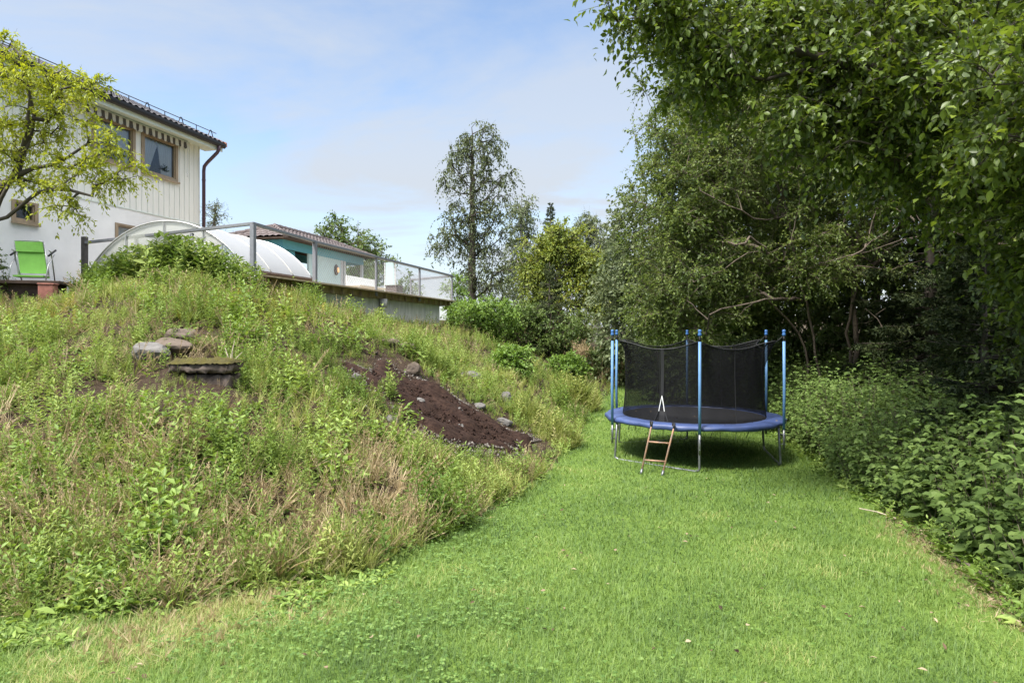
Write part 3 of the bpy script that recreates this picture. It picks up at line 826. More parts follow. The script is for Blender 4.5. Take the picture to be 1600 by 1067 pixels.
posts = [(R0, 3.0, .046), (R1, 3.25, .044), (onrail(18.2), 3.2, .030), (onrail(21.3), 3.2, .030), (R2, 3.25, .028), (R3, 3.2, .030), (RL_, 3.3, .052), (R0.lerp(RL_, .33), 3.3, .03), (R0.lerp(RL_, .66), 3.3, .03)]
M['darkpost'] = simple('dark_post', (.09, .08, .075), .8, .4, 12)
for i, (p, z0, wd) in enumerate(posts):
    mb = MB(); h = wd; mb.obox(p, D, HN, UZ, (-h, h), (-h, h), (z0, RZ - .031 + (.12 if i == 6 else 0) + (.06 if i == 0 else 0)))
    mb.build('post', M['darkpost'] if i == 6 else M['railsteel'], rail, bevel=.006)
segs = [(RL_ + UZ * (RZ - .05), R0 + UZ * (RZ + .06)), (R0 + UZ * (RZ + .06), R1 + UZ * RZ), (R1 + UZ * RZ, R2 + UZ * RZ), (R2 + UZ * RZ, R3 + UZ * RZ)]
for a, b in segs:
    d = (b - a).normalized(); n_ = Vector((-d.y, d.x, 0)).normalized(); u_ = d.cross(n_) * -1
    mb = MB(); mb.obox(a, d, n_, UZ, (-.035, (b - a).length + .035), (-.04, .04), (-.03, .03)); mb.build('top_rail', M['railsteel'], rail, bevel=.005)
M['wire'] = simple('galvanised_wire', (.42, .43, .44), .5, .2, 20)
pp = [R0, R1, onrail(18.2), onrail(21.3), R2, R3]
for i, (a, b) in enumerate(zip(pp, pp[1:])):
    if i == 0: continue
    L = (b - a).length; d = (b - a).normalized(); z0 = DZ + .03; hh = RZ - .05 - z0; mb = MB(); sp = .10
    c = -hh
    while c < L:
        for sg in (0, 1):
            s0, s1 = c, c + hh; za, zb2 = (z0, z0 + hh) if sg == 0 else (z0 + hh, z0)
            if s0 < 0: za += (zb2 - za) * (-s0 / hh); s0 = 0
            if s1 > L: zb2 = za + (zb2 - za) * ((L - s0) / max(s1 - s0, 1e-6)); s1 = L
            if s1 - s0 > .02: mb.tube([a + d * s0 + UZ * za, a + d * s1 + UZ * zb2], .0022, 3, False)
        c += sp
    mb.tube([a + UZ * z0, b + UZ * z0], .005, 4); mb.tube([a + UZ * (z0 + hh), b + UZ * (z0 + hh)], .005, 4)
    mb.build('wire_mesh', M['wire'], rail)

# ------------------------------------------------------------------ pool cover
m, nt, out = newmat('polycarbonate')
b = N(nt, 'ShaderNodeBsdfPrincipled', Roughness=.3); b.inputs['Base Color'].default_value = (.47, .48, .49, 1)
t = N(nt, 'ShaderNodeBsdfTranslucent'); t.inputs[0].default_value = (.5, .52, .53, 1)
mx = N(nt, 'ShaderNodeMixShader'); mx.inputs[0].default_value = .35
nt.links.new(b.outputs[0], mx.inputs[1]); nt.links.new(t.outputs[0], mx.inputs[2]); nt.links.new(mx.outputs[0], out.inputs[0]); M['poly'] = m
m, nt, out = newmat('clear_polycarbonate')
b = N(nt, 'ShaderNodeBsdfPrincipled', Roughness=.25); b.inputs['Base Color'].default_value = (.52, .53, .51, 1)
t = N(nt, 'ShaderNodeBsdfTransparent'); t.inputs[0].default_value = (.9, .9, .9, 1)
mx = N(nt, 'ShaderNodeMixShader'); mx.inputs[0].default_value = .40
nt.links.new(b.outputs[0], mx.inputs[1]); nt.links.new(t.outputs[0], mx.inputs[2]); nt.links.new(mx.outputs[0], out.inputs[0]); M['polyclear'] = m
PB = Vector((-5.63, 13.42, 0)); U = Vector((-.97, .2425, 0)); PW, PH, PZ = 4.0, 1.06, 3.52
pool = thing('pool_cover', PB + U * 2 + UZ * PZ, 'arched milky white sliding pool enclosure standing on the deck', 'pool cover')
def arc(t, y, sc_=1.0):  # t 0..1 right to left
    r = (PW / 2 * PW / 2 + PH * PH) / (2 * PH); th = math.asin(PW / 2 / r); a = -th + 2 * th * t
    return PB + D * y + U * (PW / 2 + r * math.sin(a) * sc_) + UZ * (PZ + (r * math.cos(a) - (r - PH)) * sc_)
LEN = [0, .95, 1.85, 2.7]; n_ = 40
for i in range(3):
    k_ = 1 - .012 * i; mb = MB()
    mb.add([arc(j / n_, LEN[i] + .02, k_) for j in range(n_ + 1)] + [arc(j / n_, LEN[i + 1] + .02, k_) for j in range(n_ + 1)], [(j, j + 1, n_ + 2 + j, n_ + 1 + j) for j in range(n_)])
    mb.build('roof_panel', M['poly'], pool, True)
for i, y in enumerate(LEN):
    k_ = 1 - .012 * max(i - 1, 0) + .003; mb = MB(); mb.tube([arc(j / n_, y, k_) for j in range(n_ + 1)], .019 if i in (0, 3) else .013, 6); mb.build('arch', M['alu'] if i in (0, 3) else M['pvc'], pool, True)
mb = MB(); mb.add([arc(j / n_, .03, .99) for j in range(n_ + 1)], [tuple(range(n_ + 1))]); mb.build('end_panel', M['polyclear'], pool)
mb = MB()
for t_ in (.28, .5, .72): 
    p = arc(t_, .0); mb.tube([p, Vector((p.x, p.y, PZ - .1))], .018, 6)
p = arc(.16, 0, .8); mb.tube([arc(.16, 0), Vector((arc(.16, 0).x, arc(.16, 0).y, PZ - .1))], .014, 6)
mb.build('mullions', M['alu'], pool)
mb = MB(); p = arc(.19, -.04, .75); mb.obox(p, U, D, UZ, (-.04, .04), (-.03, .03), (-.09, .07)); mb.build('door_handle', M['blackrubber'], pool, bevel=.01)
for t_ in (0, 1):
    mb = MB(); mb.tube([arc(t_, -.05) - UZ * .05, arc(t_, 2.75) - UZ * .05], .05, 6)
    mb.build('floor_track', M['brownplank'], pool)

# ------------------------------------------------------------------ pavilion with hipped roof
M['tile'] = simple('brown_roof_tile', (.15, .12, .115), .75, .4, 6, col2=(.10, .08, .078))
M['turq'] = simple('turquoise_paint', (.11, .39, .52), .5, .12, 6)
M['palewall'] = simple('pale_turquoise_wall', (.50, .66, .69), .6, .08, 5)
M['greywhite'] = simple('grey_white_paint', (.62, .63, .65), .6, .1, 6)
V0 = Vector((-7.77, 22.0, 0)); VL, VW, EZ = 6.7, 2.8, 5.46; HP = math.tan(math.radians(23))
pav = thing('pool_house', V0 + D * 3 + U * 1.4 + UZ * DZ, 'turquoise pool house with low hipped roof of brown tiles behind the pool cover', 'pavilion')
mb = MB()
def tiles(o, e, n, Lf, wave=.24, course=.30):
    vs = []; nc = int(Lf / wave * 8); nr = int((VW / 2) / course) + 1
    for j in range(nr * 2):
        cj = (j + 1) // 2 * course; lift = .035 if j % 2 == 0 else 0
        for i in range(nc + 1):
            x = Lf * i / nc; lim = min(x, Lf - x, VW / 2); y = min(cj, lim)
            vs.append(o + e * x + n * y + UZ * (EZ + y * HP + .035 * abs(math.sin(x / wave * PI)) + (lift if cj < lim else 0)))
    W_ = nc + 1; mb.add(vs, [(j * W_ + i, j * W_ + i + 1, (j + 1) * W_ + i + 1, (j + 1) * W_ + i) for j in range(nr * 2 - 1) for i in range(nc)])
tiles(V0, D, U, VL); tiles(V0 + U * VW, -U, D, VW); tiles(V0 + D * VL + U * VW, -D, -U, VL); tiles(V0 + D * VL, U, -D, VW)
pr = mb.build('roof', M['tile'], pav)
hips = [V0, V0 + U * VW, V0 + D * VL, V0 + D * VL + U * VW]; r1 = V0 + U * VW / 2 + D * VW / 2; r2 = V0 + U * VW / 2 + D * (VL - VW / 2); rz = EZ + VW / 2 * HP
mb = MB()
def caps(a, b):
    n = int((b - a).length / .3)
    for i in range(n):
        p = a.lerp(b, i / n); q = a.lerp(b, (i + 1.12) / n); mb.tube([p, q], [.10, .075], 8)
caps(r1 + UZ * (rz + .03), r2 + UZ * (rz + .03))
for h, r in ((hips[0], r1), (hips[1], r1), (hips[2], r2), (hips[3], r2)): caps(h + UZ * (EZ + .03), r + UZ * (rz + .03))
mb.build('ridge_tiles', M['tile'], pr)
mb = MB(); mb.obox(V0, D, U, UZ, (.02, VL - .02), (.02, VW - .02), (EZ - .05, EZ - .005)); mb.build('eave_board', M['brownplank'], pr)
mb = MB()
i0 = .34
for (x, y) in (((i0, VL - i0), (i0, i0 + .1)), ((i0, VL - i0), (VW - i0 - .1, VW - i0)), ((i0, i0 + .1), (i0 + .1, VW - i0 - .1)), ((VL - i0 - .1, VL - i0), (i0 + .1, VW - i0 - .1))):
    mb.obox(V0, D, U, UZ, x, y, (EZ - .36, EZ - .051))
mb.build('beam', M['turq'], pav)
mb = MB(); mb.obox(V0, D, U, UZ, (2.0, 4.4), (i0 + .02, i0 + .09), (DZ, EZ - .362)); wallp = mb.build('wall', M['palewall'], pav)
mb = MB(); mb.obox(V0, D, U, UZ, (i0 + .1, VL - i0), (VW - .4, VW - .36), (DZ, EZ - .362)); mb.build('wall', M['turq'], pav) if 0 else None
mb = MB(); mb.obox(V0, D, U, UZ, (i0 + .1, 4.5), (VW - .45, VW - .36), (DZ, EZ - .362)); mb.build('wall', M['turq'], pav)
for x, mt in ((i0 + .05, 'turq'), (4.47, 'greywhite'), (4.72, 'greywhite'), (VL - i0 - .06, 'greywhite')):
    mb = MB(); mb.obox(V0, D, U, UZ, (x - .055, x + .055), (i0, i0 + .11), (DZ, EZ - .362)); mb.build('post', M[mt], pav)
mb = MB(); vs = []; nf = 22
for z in (DZ + .1, EZ - .37):
    for i in range(nf + 1): vs.append(V0 + D * (.55 + .75 * i / nf) + U * (i0 + .14 + .03 * math.sin(i * 1.5)) + UZ * z)
mb.add(vs, [(i, i + 1, nf + 2 + i, nf + 1 + i) for i in range(nf)]); mb.build('curtain', M['turq'], pav, True)
LP = V0 + D * 3.95 + U * (i0 - .03) + UZ * 4.66
M['lampdark'] = simple('dark_lantern', (.10, .07, .06), .5, .3, 12)
m, nt, out = newmat('lamp_glow'); e = N(nt, 'ShaderNodeEmission', Strength=.42); e.inputs[0].default_value = (1, .55, .25, 1); nt.links.new(e.outputs[0], out.inputs[0]); M['glow'] = m
mb = MB(); mb.tube([LP + UZ * z for z in (-.21, -.16, -.08, .08, .16, .23)], [.03, .07, .105, .105, .07, .02], 14)
lm = mb.build('lantern', M['lampdark'], pav, True)
mb = MB(); o_ = LP + Vector((.97, -.2425, 0)) * .065
mb.tube([o_ + UZ * z for z in (-.11, -.07, .07, .11)], [.03, .065, .065, .03], 12); mb.build('lit_glass', M['glow'], lm, True)
# things that stand about on the deck
m, nt, out = newmat('aqua_fabric'); b = N(nt, 'ShaderNodeBsdfPrincipled', Roughness=.6); b.inputs['Base Color'].default_value = (.40, .53, .54, 1)
nt.links.new(b.outputs[0], out.inputs[0]); M['aqua'] = m
sp_ = Vector((-4.75, 24.9, 0)); wsn = thing('wind_screen', sp_ + UZ * DZ, 'pale aqua wind screen panel standing on the deck behind the mesh railing', 'screen')
mb = MB(); vs = [sp_ + U * -.20 + UZ * (DZ + .05), sp_ + U * .20 + UZ * (DZ + .05), sp_ + U * .17 + UZ * 4.86, sp_ + U * -.15 + UZ * 4.90]
mb.hexa([vs[0], vs[1], vs[1] + D * .03, vs[0] + D * .03, vs[3], vs[2], vs[2] + D * .03, vs[3] + D * .03]); mb.build('panel', M['aqua'], wsn)
for sg in (-1, 1):
    mb = MB(); mb.obox(sp_ + U * (.215 * sg) - D * .005, U, D, UZ, (-.014, .014), (0, .04), (DZ, 4.86)); mb.build('post', M['greywhite'], wsn)
bn = Vector((-4.75, 20.4, 0)); bw = thing('white_bench', bn + UZ * DZ, 'low white garden bench on the deck beside the pool house opening', 'bench')
mb = MB(); mb.obox(bn, D, U, UZ, (-.2, 1.9), (0, .5), (DZ + .28, DZ + .33)); mb.build('seat', M['white'], bw, bevel=.01)
mb = MB(); mb.obox(bn, D, U, UZ, (-.2, 1.9), (.46, .5), (DZ + .335, DZ + .62)); mb.build('backrest', M['white'], bw, bevel=.01)
for x in (-.15, 1.8):
    for y in (.03, .42):
        mb = MB(); mb.obox(bn, D, U, UZ, (x, x + .05), (y, y + .05), (DZ, DZ + .278)); mb.build('leg', M['white'], bw)
pbx = Vector((-3.72, 20.55, 0)); M['boxbrown'] = simple('brown_box', (.10, .075, .075), .7, .3, 10)
pl_ = thing('planter_box', pbx + UZ * DZ, 'small dark brown planter box on the deck next to the wind screen', 'planter')
mb = MB(); mb.obox(pbx, D, U, UZ, (-.25, .25), (-.12, .25), (DZ + .02, DZ + .27)); mb.build('box', M['boxbrown'], pl_, bevel=.008)
mb = MB(); mb.obox(pbx, D, U, UZ, (-.27, .27), (-.14, .27), (DZ + .272, DZ + .31)); mb.build('rim', M['boxbrown'], pl_, bevel=.008)

# ------------------------------------------------------------------ mossy slabs and rocks on the bank
M['moss'] = simple('mossy_concrete', (.085, .075, .020), .95, .4, 8, bump=.8, bscale=60, col2=(.05, .042, .022), spec=.1)
M['slabside'] = simple('stained_concrete', (.20, .16, .14), .95, .5, 4, bump=.6, bscale=40, col2=(.035, .025, .018), spec=.1)
g0 = gp(308, 597); sl = thing('concrete_step', g0, 'broken concrete step with mossy yellow top set into the weedy bank', 'step')
sx = Vector((1, .06, 0)).normalized(); sy = Vector((-.06, 1, 0)).normalized()
SW = .38
ztop = CAMZ - (563 - 517) / 1000 * g0.y
mb = MB(); mb.rough(Vector((g0.x + .02, g0.y, 0)), sx, sy, UZ, (-SW + .04, SW - .02), (0.04, .5), (g0.z - .25, ztop - .175), .05, .018, 3); mb.build('base', M['slabside'], sl, True)
mb = MB(); mb.rough(Vector((g0.x + .02, g0.y, 0)), sx, sy, UZ, (-SW, SW), (-.02, .5), (ztop - .168, ztop - .03), .04, .016, 4); mb.build('edge', M['slabside'], sl, True)
mb = MB(); vs = []; nx_, ny_ = 30, 14
for j in range(ny_ + 1):
    for i in range(nx_ + 1):
        x = -SW + 2 * SW * i / nx_; y = -.03 + .55 * j / ny_
        p = Vector((g0.x + .02, g0.y, 0)) + sx * x + sy * y
        e_ = min(1, min(i, nx_ - i) / 2, min(j, ny_ - j) / 2)
        vs.append(p + UZ * (ztop - .03 + e_ * (.012 + .055 * random.random() * (.3 + vnoise(x * 1.0, y * 1.0, .12, 5))) - (1 - e_) * .018 * random.random()))
mb.add(vs, [(j * (nx_ + 1) + i, j * (nx_ + 1) + i + 1, (j + 1) * (nx_ + 1) + i + 1, (j + 1) * (nx_ + 1) + i) for j in range(ny_) for i in range(nx_)])
mb.build('moss_cover', M['moss'], sl, True)
g1 = gp(290, 548); z1 = CAMZ - (524 - 517) / 1000 * (g1.y + .9)
s2 = thing('stone_ledge', g1, 'dark overhanging stone ledge behind the mossy concrete step', 'ledge')
mb = MB(); o2 = Vector((g1.x - .05, g1.y + .9, 0))
mb.rough(o2, sx, sy, UZ, (-.62, .42), (0, .5), (z1 - .10, z1), .05, .022, 5); mb.build('slab', M['moss'], s2, True)
mb = MB(); mb.rough(o2, sx, sy, UZ, (-.55, .36), (.16, .5), (z1 - .6, z1 - .10), .06, .025, 6); mb.build('base', M['slabside'], s2, True)

M['rock'] = simple('grey_rock', (.17, .16, .15), .9, .4, 7, bump=.7, bscale=25, col2=(.09, .085, .08), spec=.2)
M['rock_dark'] = simple('brown_rock', (.14, .11, .09), .9, .5, 7, bump=.7, bscale=25, col2=(.09, .07, .05), spec=.2)
def rock(name, p, r, seed, mat, label, group=None):
    import bmesh
    bm = bmesh.new(); bmesh.ops.create_icosphere(bm, subdivisions=3, radius=1)
    rg = np.random.default_rng(seed); pl = nrm(rg.normal(size=(13, 3))); dd = rg.uniform(.55, .95, 13); ro = rg.uniform(0, 6.28)
    for v in bm.verts:
        c = np.array(v.co)
        for n_, d_ in zip(pl, dd):
            k = c @ n_ - d_
            if k > 0: c = c - n_ * k * .92
        c = c * (1 + .03 * rg.normal())
        x, y = c[0] * math.cos(ro) - c[1] * math.sin(ro), c[0] * math.sin(ro) + c[1] * math.cos(ro)
        v.co = (x * r[0], y * r[1], c[2] * r[2])
    me = bpy.data.meshes.new(name); bm.to_mesh(me); bm.free()
    o = link(name, me, None, mat); o.location = p
    return tag(o, label, 'rock', group)
def rk(px, py, w, h, seed, mat, label, group=None, dep=.8, lift=.3):
    g = gp(px, py); s_ = g.y / 1000
    return rock('rock', g + UZ * (h * s_ * lift), (w * s_ * .62, w * s_ * dep * .6, h * s_ * .75), seed, M[mat], label, group)
rk(234, 558, 52, 24, 1, 'rock', 'big pale grey rock beside the mossy concrete step', None, .7)
rk(268, 548, 52, 22, 2, 'rock_dark', 'brown flat rock between the pale rock and the mossy step')
rk(283, 535, 40, 24, 3, 'rock_dark', 'rough dark rock under the overhanging stone ledge')
rk(609, 540, 26, 14, 4, 'rock_dark', 'smooth brownish boulder at the top of the dark soil patch')
rk(636, 553, 30, 18, 5, 'rock_dark', 'mossy brown boulder just below the smooth boulder')
rk(644, 583, 22, 16, 6, 'rock_dark', 'jagged brown stone on the upper edge of the dark soil')
rk(653, 632, 20, 10, 7, 'rock', 'pale stone lying in the middle of the dark soil')
rk(716, 645, 12, 9, 8, 'rock', 'small pale stone in the soil right of the middle stone')
rk(684, 671, 15, 8, 9, 'rock', 'pale pebble cluster stone at the lower edge of the soil')
rk(720, 671, 16, 8, 10, 'rock', 'flat pale stone low on the soil near the gravel')
rk(788, 664, 24, 12, 11, 'rock', 'light grey rock in the gravel strip above the soil')
rk(790, 632, 22, 20, 12, 'rock', 'upright pale rock on the stony edge of the bank')
rk(735, 592, 30, 12, 13, 'rock', 'flat grey rock half hidden by weeds above the soil')
rk(748, 638, 18, 10, 14, 'rock', 'weathered grey stone at the soil edge beside the green tuft')
rk(557, 592, 14, 9, 15, 'rock', 'lone grey stone at the narrow upper corner of the soil')
rk(612, 660, 22, 12, 16, 'rock', 'grey stone among weeds at the lower side of the soil')
# ------------------------------------------------------------------ trees
M['lf_alder'] = leafmat('lf_alder', ramp3((.052, .083, .020), (.122, .172, .042), (.235, .285, .080)), .44, .45, .35)
M['lf_near'] = leafmat('lf_near', ramp3((.034, .056, .011), (.085, .128, .022), (.16, .22, .036), (.29, .36, .045)), .42, .42, .45)
M['lf_birch'] = leafmat('lf_birch', ramp3((.055, .075, .030), (.105, .135, .055), (.17, .19, .085)), .3)
M['lf_birch_pale'] = leafmat('lf_birch_pale', ramp3((.08, .11, .05), (.135, .17, .075), (.20, .22, .11)), .3)
M['lf_yellow'] = leafmat('lf_yellow', ramp3((.10, .15, .03), (.195, .25, .05), (.30, .33, .065), (.42, .36, .075)), .35)
M['lf_elder'] = leafmat('lf_elder', ramp3((.14, .18, .02), (.29, .34, .04), (.44, .46, .07)), .4)
M['lf_mid'] = leafmat('lf_mid', ramp3((.05, .085, .022), (.11, .17, .042), (.19, .25, .07)), .33)
M['lf_bright'] = leafmat('lf_bright', ramp3((.07, .13, .025), (.15, .25, .045), (.24, .35, .08)), .33)
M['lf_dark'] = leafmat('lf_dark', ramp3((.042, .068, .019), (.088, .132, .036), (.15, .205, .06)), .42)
M['lf_spruce'] = leafmat('lf_spruce', ramp3((.016, .026, .012), (.042, .060, .022), (.09, .11, .04)), .2, .6, .2)
M['lf_spruce_far'] = leafmat('lf_spruce_far', ramp3((.035, .05, .022), (.07, .09, .035), (.12, .14, .05)), .15, .6, .2)
M['lf_bramble'] = leafmat('lf_bramble', ramp3((.055, .095, .022), (.12, .185, .045), (.21, .29, .09)), .36, .6, .16, .45, 1.3)
M['lf_bramble_dark'] = leafmat('lf_bramble_dark', ramp3((.04, .068, .017), (.088, .138, .034), (.16, .225, .065)), .36, .6, .16, .45, 1.3)

PRISM = (np.array([(-.5, 0, -.29), (.5, 0, -.29), (0, 0, .58), (-.22, 1, -.12), (.22, 1, -.12), (0, 1, .26)]),
         [(0, 1, 4), (0, 4, 3), (1, 2, 5), (1, 5, 4), (2, 0, 3), (2, 3, 5)])

def blobpts(rg, c, r, n, shell=.45):
    d = nrm(rg.normal(size=(n, 3)))
    lump = .72 + .5 * vnoise(d[:, 0] * 3 + c[0], d[:, 1] * 3 + d[:, 2] * 2.3, .8, int(abs(c[0] * 7 + c[2] * 3)))
    return np.array(c) + d * (rg.uniform(0, 1, (n, 1)) ** shell) * np.array(r) * lump[:, None]

def tree(name, label, cat, stems, blobs, leafm, barkm, L, W, twigs=5, per=9, tlen=.5, droop=.3, seed=1, group=None, upr=.2, r_tip=.004, spread=1., tmpl=LEAF4, twigr=.004, r_k=1.0, maxlink=1.7):
    rg = np.random.default_rng(seed)
    base = Vector(stems[0][0])
    t = thing(name, base, label, cat, group)
    nodes = []; par = []; fixed = {}
    for st in stems:
        pts = [Vector(p) for p in st]
        # smooth resample with a little wander
        P = []
        for a, b in zip(pts, pts[1:]):
            k = max(2, int((b - a).length / .35))
            for i in range(k): P.append(a.lerp(b, i / k))
        P.append(pts[-1])
        prev = -1
        for i, p in enumerate(P):
            j = .03 if 0 < i else 0
            nodes.append(np.array(p) + rg.normal(size=3) * j); par.append(prev); prev = len(nodes) - 1
    nstem = len(nodes)
    cl = np.concatenate([blobpts(rg, c, r, n) for c, r, n in blobs])
    cc = np.concatenate([np.repeat(np.array([c]), n, 0) for c, r, n in blobs])
    st_arr = np.array(nodes)
    d0 = np.min(np.linalg.norm(cl[:, None] - st_arr[None], axis=2), axis=1)
    order = np.argsort(d0)
    nd = np.array(nodes)
    tips = []
    buf = np.zeros((nstem + 6 * len(cl), 3)); buf[:nstem] = nd; cnt = nstem
    rootd = np.zeros(len(buf)); 
    for i in range(nstem): rootd[i] = (rootd[par[i]] + .35) if par[i] >= 0 else 0
    for o in order:
        p = cl[o]
        v = p - buf[:cnt]; dist = np.linalg.norm(v, axis=1)
        cost = dist + .9 * np.maximum(0, -(v[:, 2]) + .1 * dist) + .12 * rootd[:cnt]
        k = int(np.argmin(cost)); a = buf[k]; d = p - a; ln = np.linalg.norm(d)
        mid = a + d * .5 + np.array([0, 0, .12 * ln]) * (1 - droop) + rg.normal(size=3) * .06 * ln
        prev = k
        ns = 2 if ln < .5 else 4
        for i in range(1, ns + 1):
            u = i / ns
            q = a * (1 - u) ** 2 + mid * 2 * u * (1 - u) + p * u * u + (rg.normal(size=3) * .02 * ln if i < ns else 0)
            buf[cnt] = q; par.append(prev); rootd[cnt] = rootd[prev] + ln / ns; prev = cnt; cnt += 1
        tips.append(prev)
    w = np.zeros(cnt); 
    for tp in tips: w[tp] += 1
    for i in range(nstem): 
        if w[i] == 0: w[i] = .4
    for i in range(cnt - 1, -1, -1):
        if par[i] >= 0: w[par[i]] += w[i]
    # stems first in index order: children of later index add before use
    rad = r_tip * r_k * w ** .5
    rad[:nstem] = np.maximum(rad[:nstem], .009)
    # tubes per node-parent link
    idx = np.array([i for i in range(cnt) if par[i] >= 0]); pa = np.array([par[i] for i in idx])
    A, B = buf[pa], buf[idx]
    ra, rb = rad[pa], rad[idx]
    ra = np.where(pa < nstem, np.minimum(ra, rb * 1.6 + .0 * ra), ra) if False else np.minimum(ra, rb * 1.8)
    keep = np.linalg.norm(B - A, axis=1) > 1e-4
    A, B, ra, rb = A[keep], B[keep], ra[keep], rb[keep]
    ns = 6
    d = B - A; Mf = frames(d, np.where(np.abs(nrm(d)[:, 2:3]) > .95, np.array([[1., 0, 0]]), np.array([[0, 0, 1.]])))
    ang = np.arange(ns) * 2 * PI / ns
    ring = np.stack([np.cos(ang), np.zeros(ns), np.sin(ang)], -1)
    R1_ = np.einsum('nij,kj->nki', Mf, ring)
    B2 = B + nrm(d) * np.minimum(rb, .03)[:, None] * .5
    Va = A[:, None] + R1_ * ra[:, None, None]; Vb = B2[:, None] + R1_ * rb[:, None, None]
    Vt = np.concatenate([Va, Vb], 1)
    f = []
    for k in range(ns):
        k2 = (k + 1) % ns; f += [(k, k2, ns + k2), (k, ns + k2, ns + k)]
    Ft = np.array(f)[None] + (np.arange(len(A)) * 2 * ns)[:, None, None]
    tb_t = TB(); tb_t.add(Vt.reshape(-1, 3), Ft.reshape(-1, 3), .5)
    # twigs and leaves
    n = len(cl) * twigs
    c = np.repeat(cl, twigs, 0); out = nrm(np.repeat(cl - cc, twigs, 0))
    td = nrm(nrm(rg.normal(size=(n, 3))) * spread + out * .55 + np.array([0, 0, upr]))
    tl = tlen * rg.uniform(.5, 1.2, n)
    ctint = np.repeat(rg.uniform(.2, .8, len(cl)), twigs)
    if twigr:
        Mt = frames(td - np.array([0, 0, droop * .5]), nrm(rg.normal(size=(n, 3))))
        Vp, Fp, _ = stamp(PRISM[0], PRISM[1], Mt, c, np.stack([np.full(n, twigr * 2), tl * .8, np.full(n, twigr * 2)], -1)); tb_t.add(Vp, Fp, .5)
    tb_t.build('trunk', barkm, t, True)
    u = np.tile(np.linspace(.12, 1, per), n) + rg.uniform(-.05, .05, n * per)
    cr, tr_, lr = np.repeat(c, per, 0), np.repeat(td, per, 0), np.repeat(tl, per)
    pos = cr + tr_ * (u * lr)[:, None] + np.array([0, 0, -1.]) * (droop * lr * u * u)[:, None]
    N_ = len(pos)
    ax = tr_ - np.array([0, 0, 1.]) * (2 * droop * u)[:, None]
    ld = nrm(nrm(ax) * .7 + nrm(rg.normal(size=(N_, 3))) * .85 - np.array([0, 0, .35 * (.3 + droop)]))
    up = nrm(rg.normal(size=(N_, 3)) * .6 + np.array([0, 0, 1.]))
    s = rg.uniform(.65, 1.2, N_)
    tint = np.repeat(np.repeat(rg.uniform(.2, .8, len(cl)), twigs), per) * .55 + rg.uniform(0, 1, N_) * .45
    tb = TB(); leaves(tb, pos, ld, up, L * s, W * s, tint, tmpl)
    tb.build('crown', leafm, t)
    return t

def gz(x, y): return H(x, y)

def spruce(name, label, x, y, h, r, leafm, seed, group=None, layers=26, z0=None, low=.06, dense=1.0):
    rg = np.random.default_rng(seed)
    zb = gz(x, y) if z0 is None else z0
    t = thing(name, (x, y, zb), label, 'tree', group)
    mb = MB(); mb.tube([(x, y, zb - .1), (x, y, zb + h * .5), (x, y, zb + h)], [h * .016 + .02, h * .01 + .01, .008], 7)
    pos, dr, ln = [], [], []
    for i in range(layers):
        u = low + (1 - low) * (i / layers) ** .9
        nb = rg.integers(6, 10)
        for k in range(nb):
            a = rg.uniform(0, 2 * PI); rl = r * (1 - u) ** .85 * rg.uniform(.7, 1.1) + .05
            pos.append((x, y, zb + h * u + rg.uniform(-.1, .1))); dr.append((math.cos(a), math.sin(a), .12 - .30 * (1 - u) + .5 * u * u)); ln.append(rl)
    pos, dr, ln = np.array(pos), nrm(np.array(dr)), np.array(ln)
    for p, d, l in zip(pos, dr, ln):
        if l > .3: mb.tube([p, p + d * l * .5 + np.array([0, 0, -.04 * l]), p + d * l + np.array([0, 0, .02 * l])], [.012 + .008 * l, .008, .003], 4, False)
    mb.build('trunk', M['bark_dark'], t, True)
    # sprays of needles on side twigs
    tb = TB()
    per = np.maximum(6, (ln * 27 * dense).astype(int))
    P = np.repeat(pos, per, 0); Dd = np.repeat(dr, per, 0); Ll = np.repeat(ln, per)
    n = len(P); u = rg.uniform(.12, 1.0, n) ** .8
    side = nrm(np.cross(Dd, np.array([0, 0, 1.]))) * rg.choice([-1, 1], n)[:, None]
    tl = (.22 * Ll * (1.15 - u) + .10) * rg.uniform(.7, 1.3, n)
    q = P + Dd * (Ll * u)[:, None] + np.array([0, 0, -.10]) * (Ll * u * (1 - u))[:, None]
    sd_ = nrm(Dd * .75 + side * rg.uniform(.2, 1, n)[:, None] + np.array([0, 0, -1.]) * rg.uniform(.0, .7, n)[:, None])
    k = 11
    qq = np.repeat(q, k, 0); ss = np.repeat(sd_, k, 0); tt = np.repeat(tl, k)
    uu = rg.uniform(0, 1, len(qq))
    p2 = qq + ss * (tt * uu)[:, None]
    nd_ = nrm(ss * .8 + nrm(rg.normal(size=(len(qq), 3))) * .75)
    leaves(tb, p2, nd_, nrm(rg.normal(size=(len(qq), 3))), np.clip(tt * .38, .06, .16) * rg.uniform(.7, 1.2, len(qq)), np.full(len(qq), .028) * (1 + .25 * h / 10), np.repeat(rg.uniform(0, 1, n), k) * .6 + rg.uniform(0, .4, len(qq)))
    tb.build('crown', leafm, t)
    return t

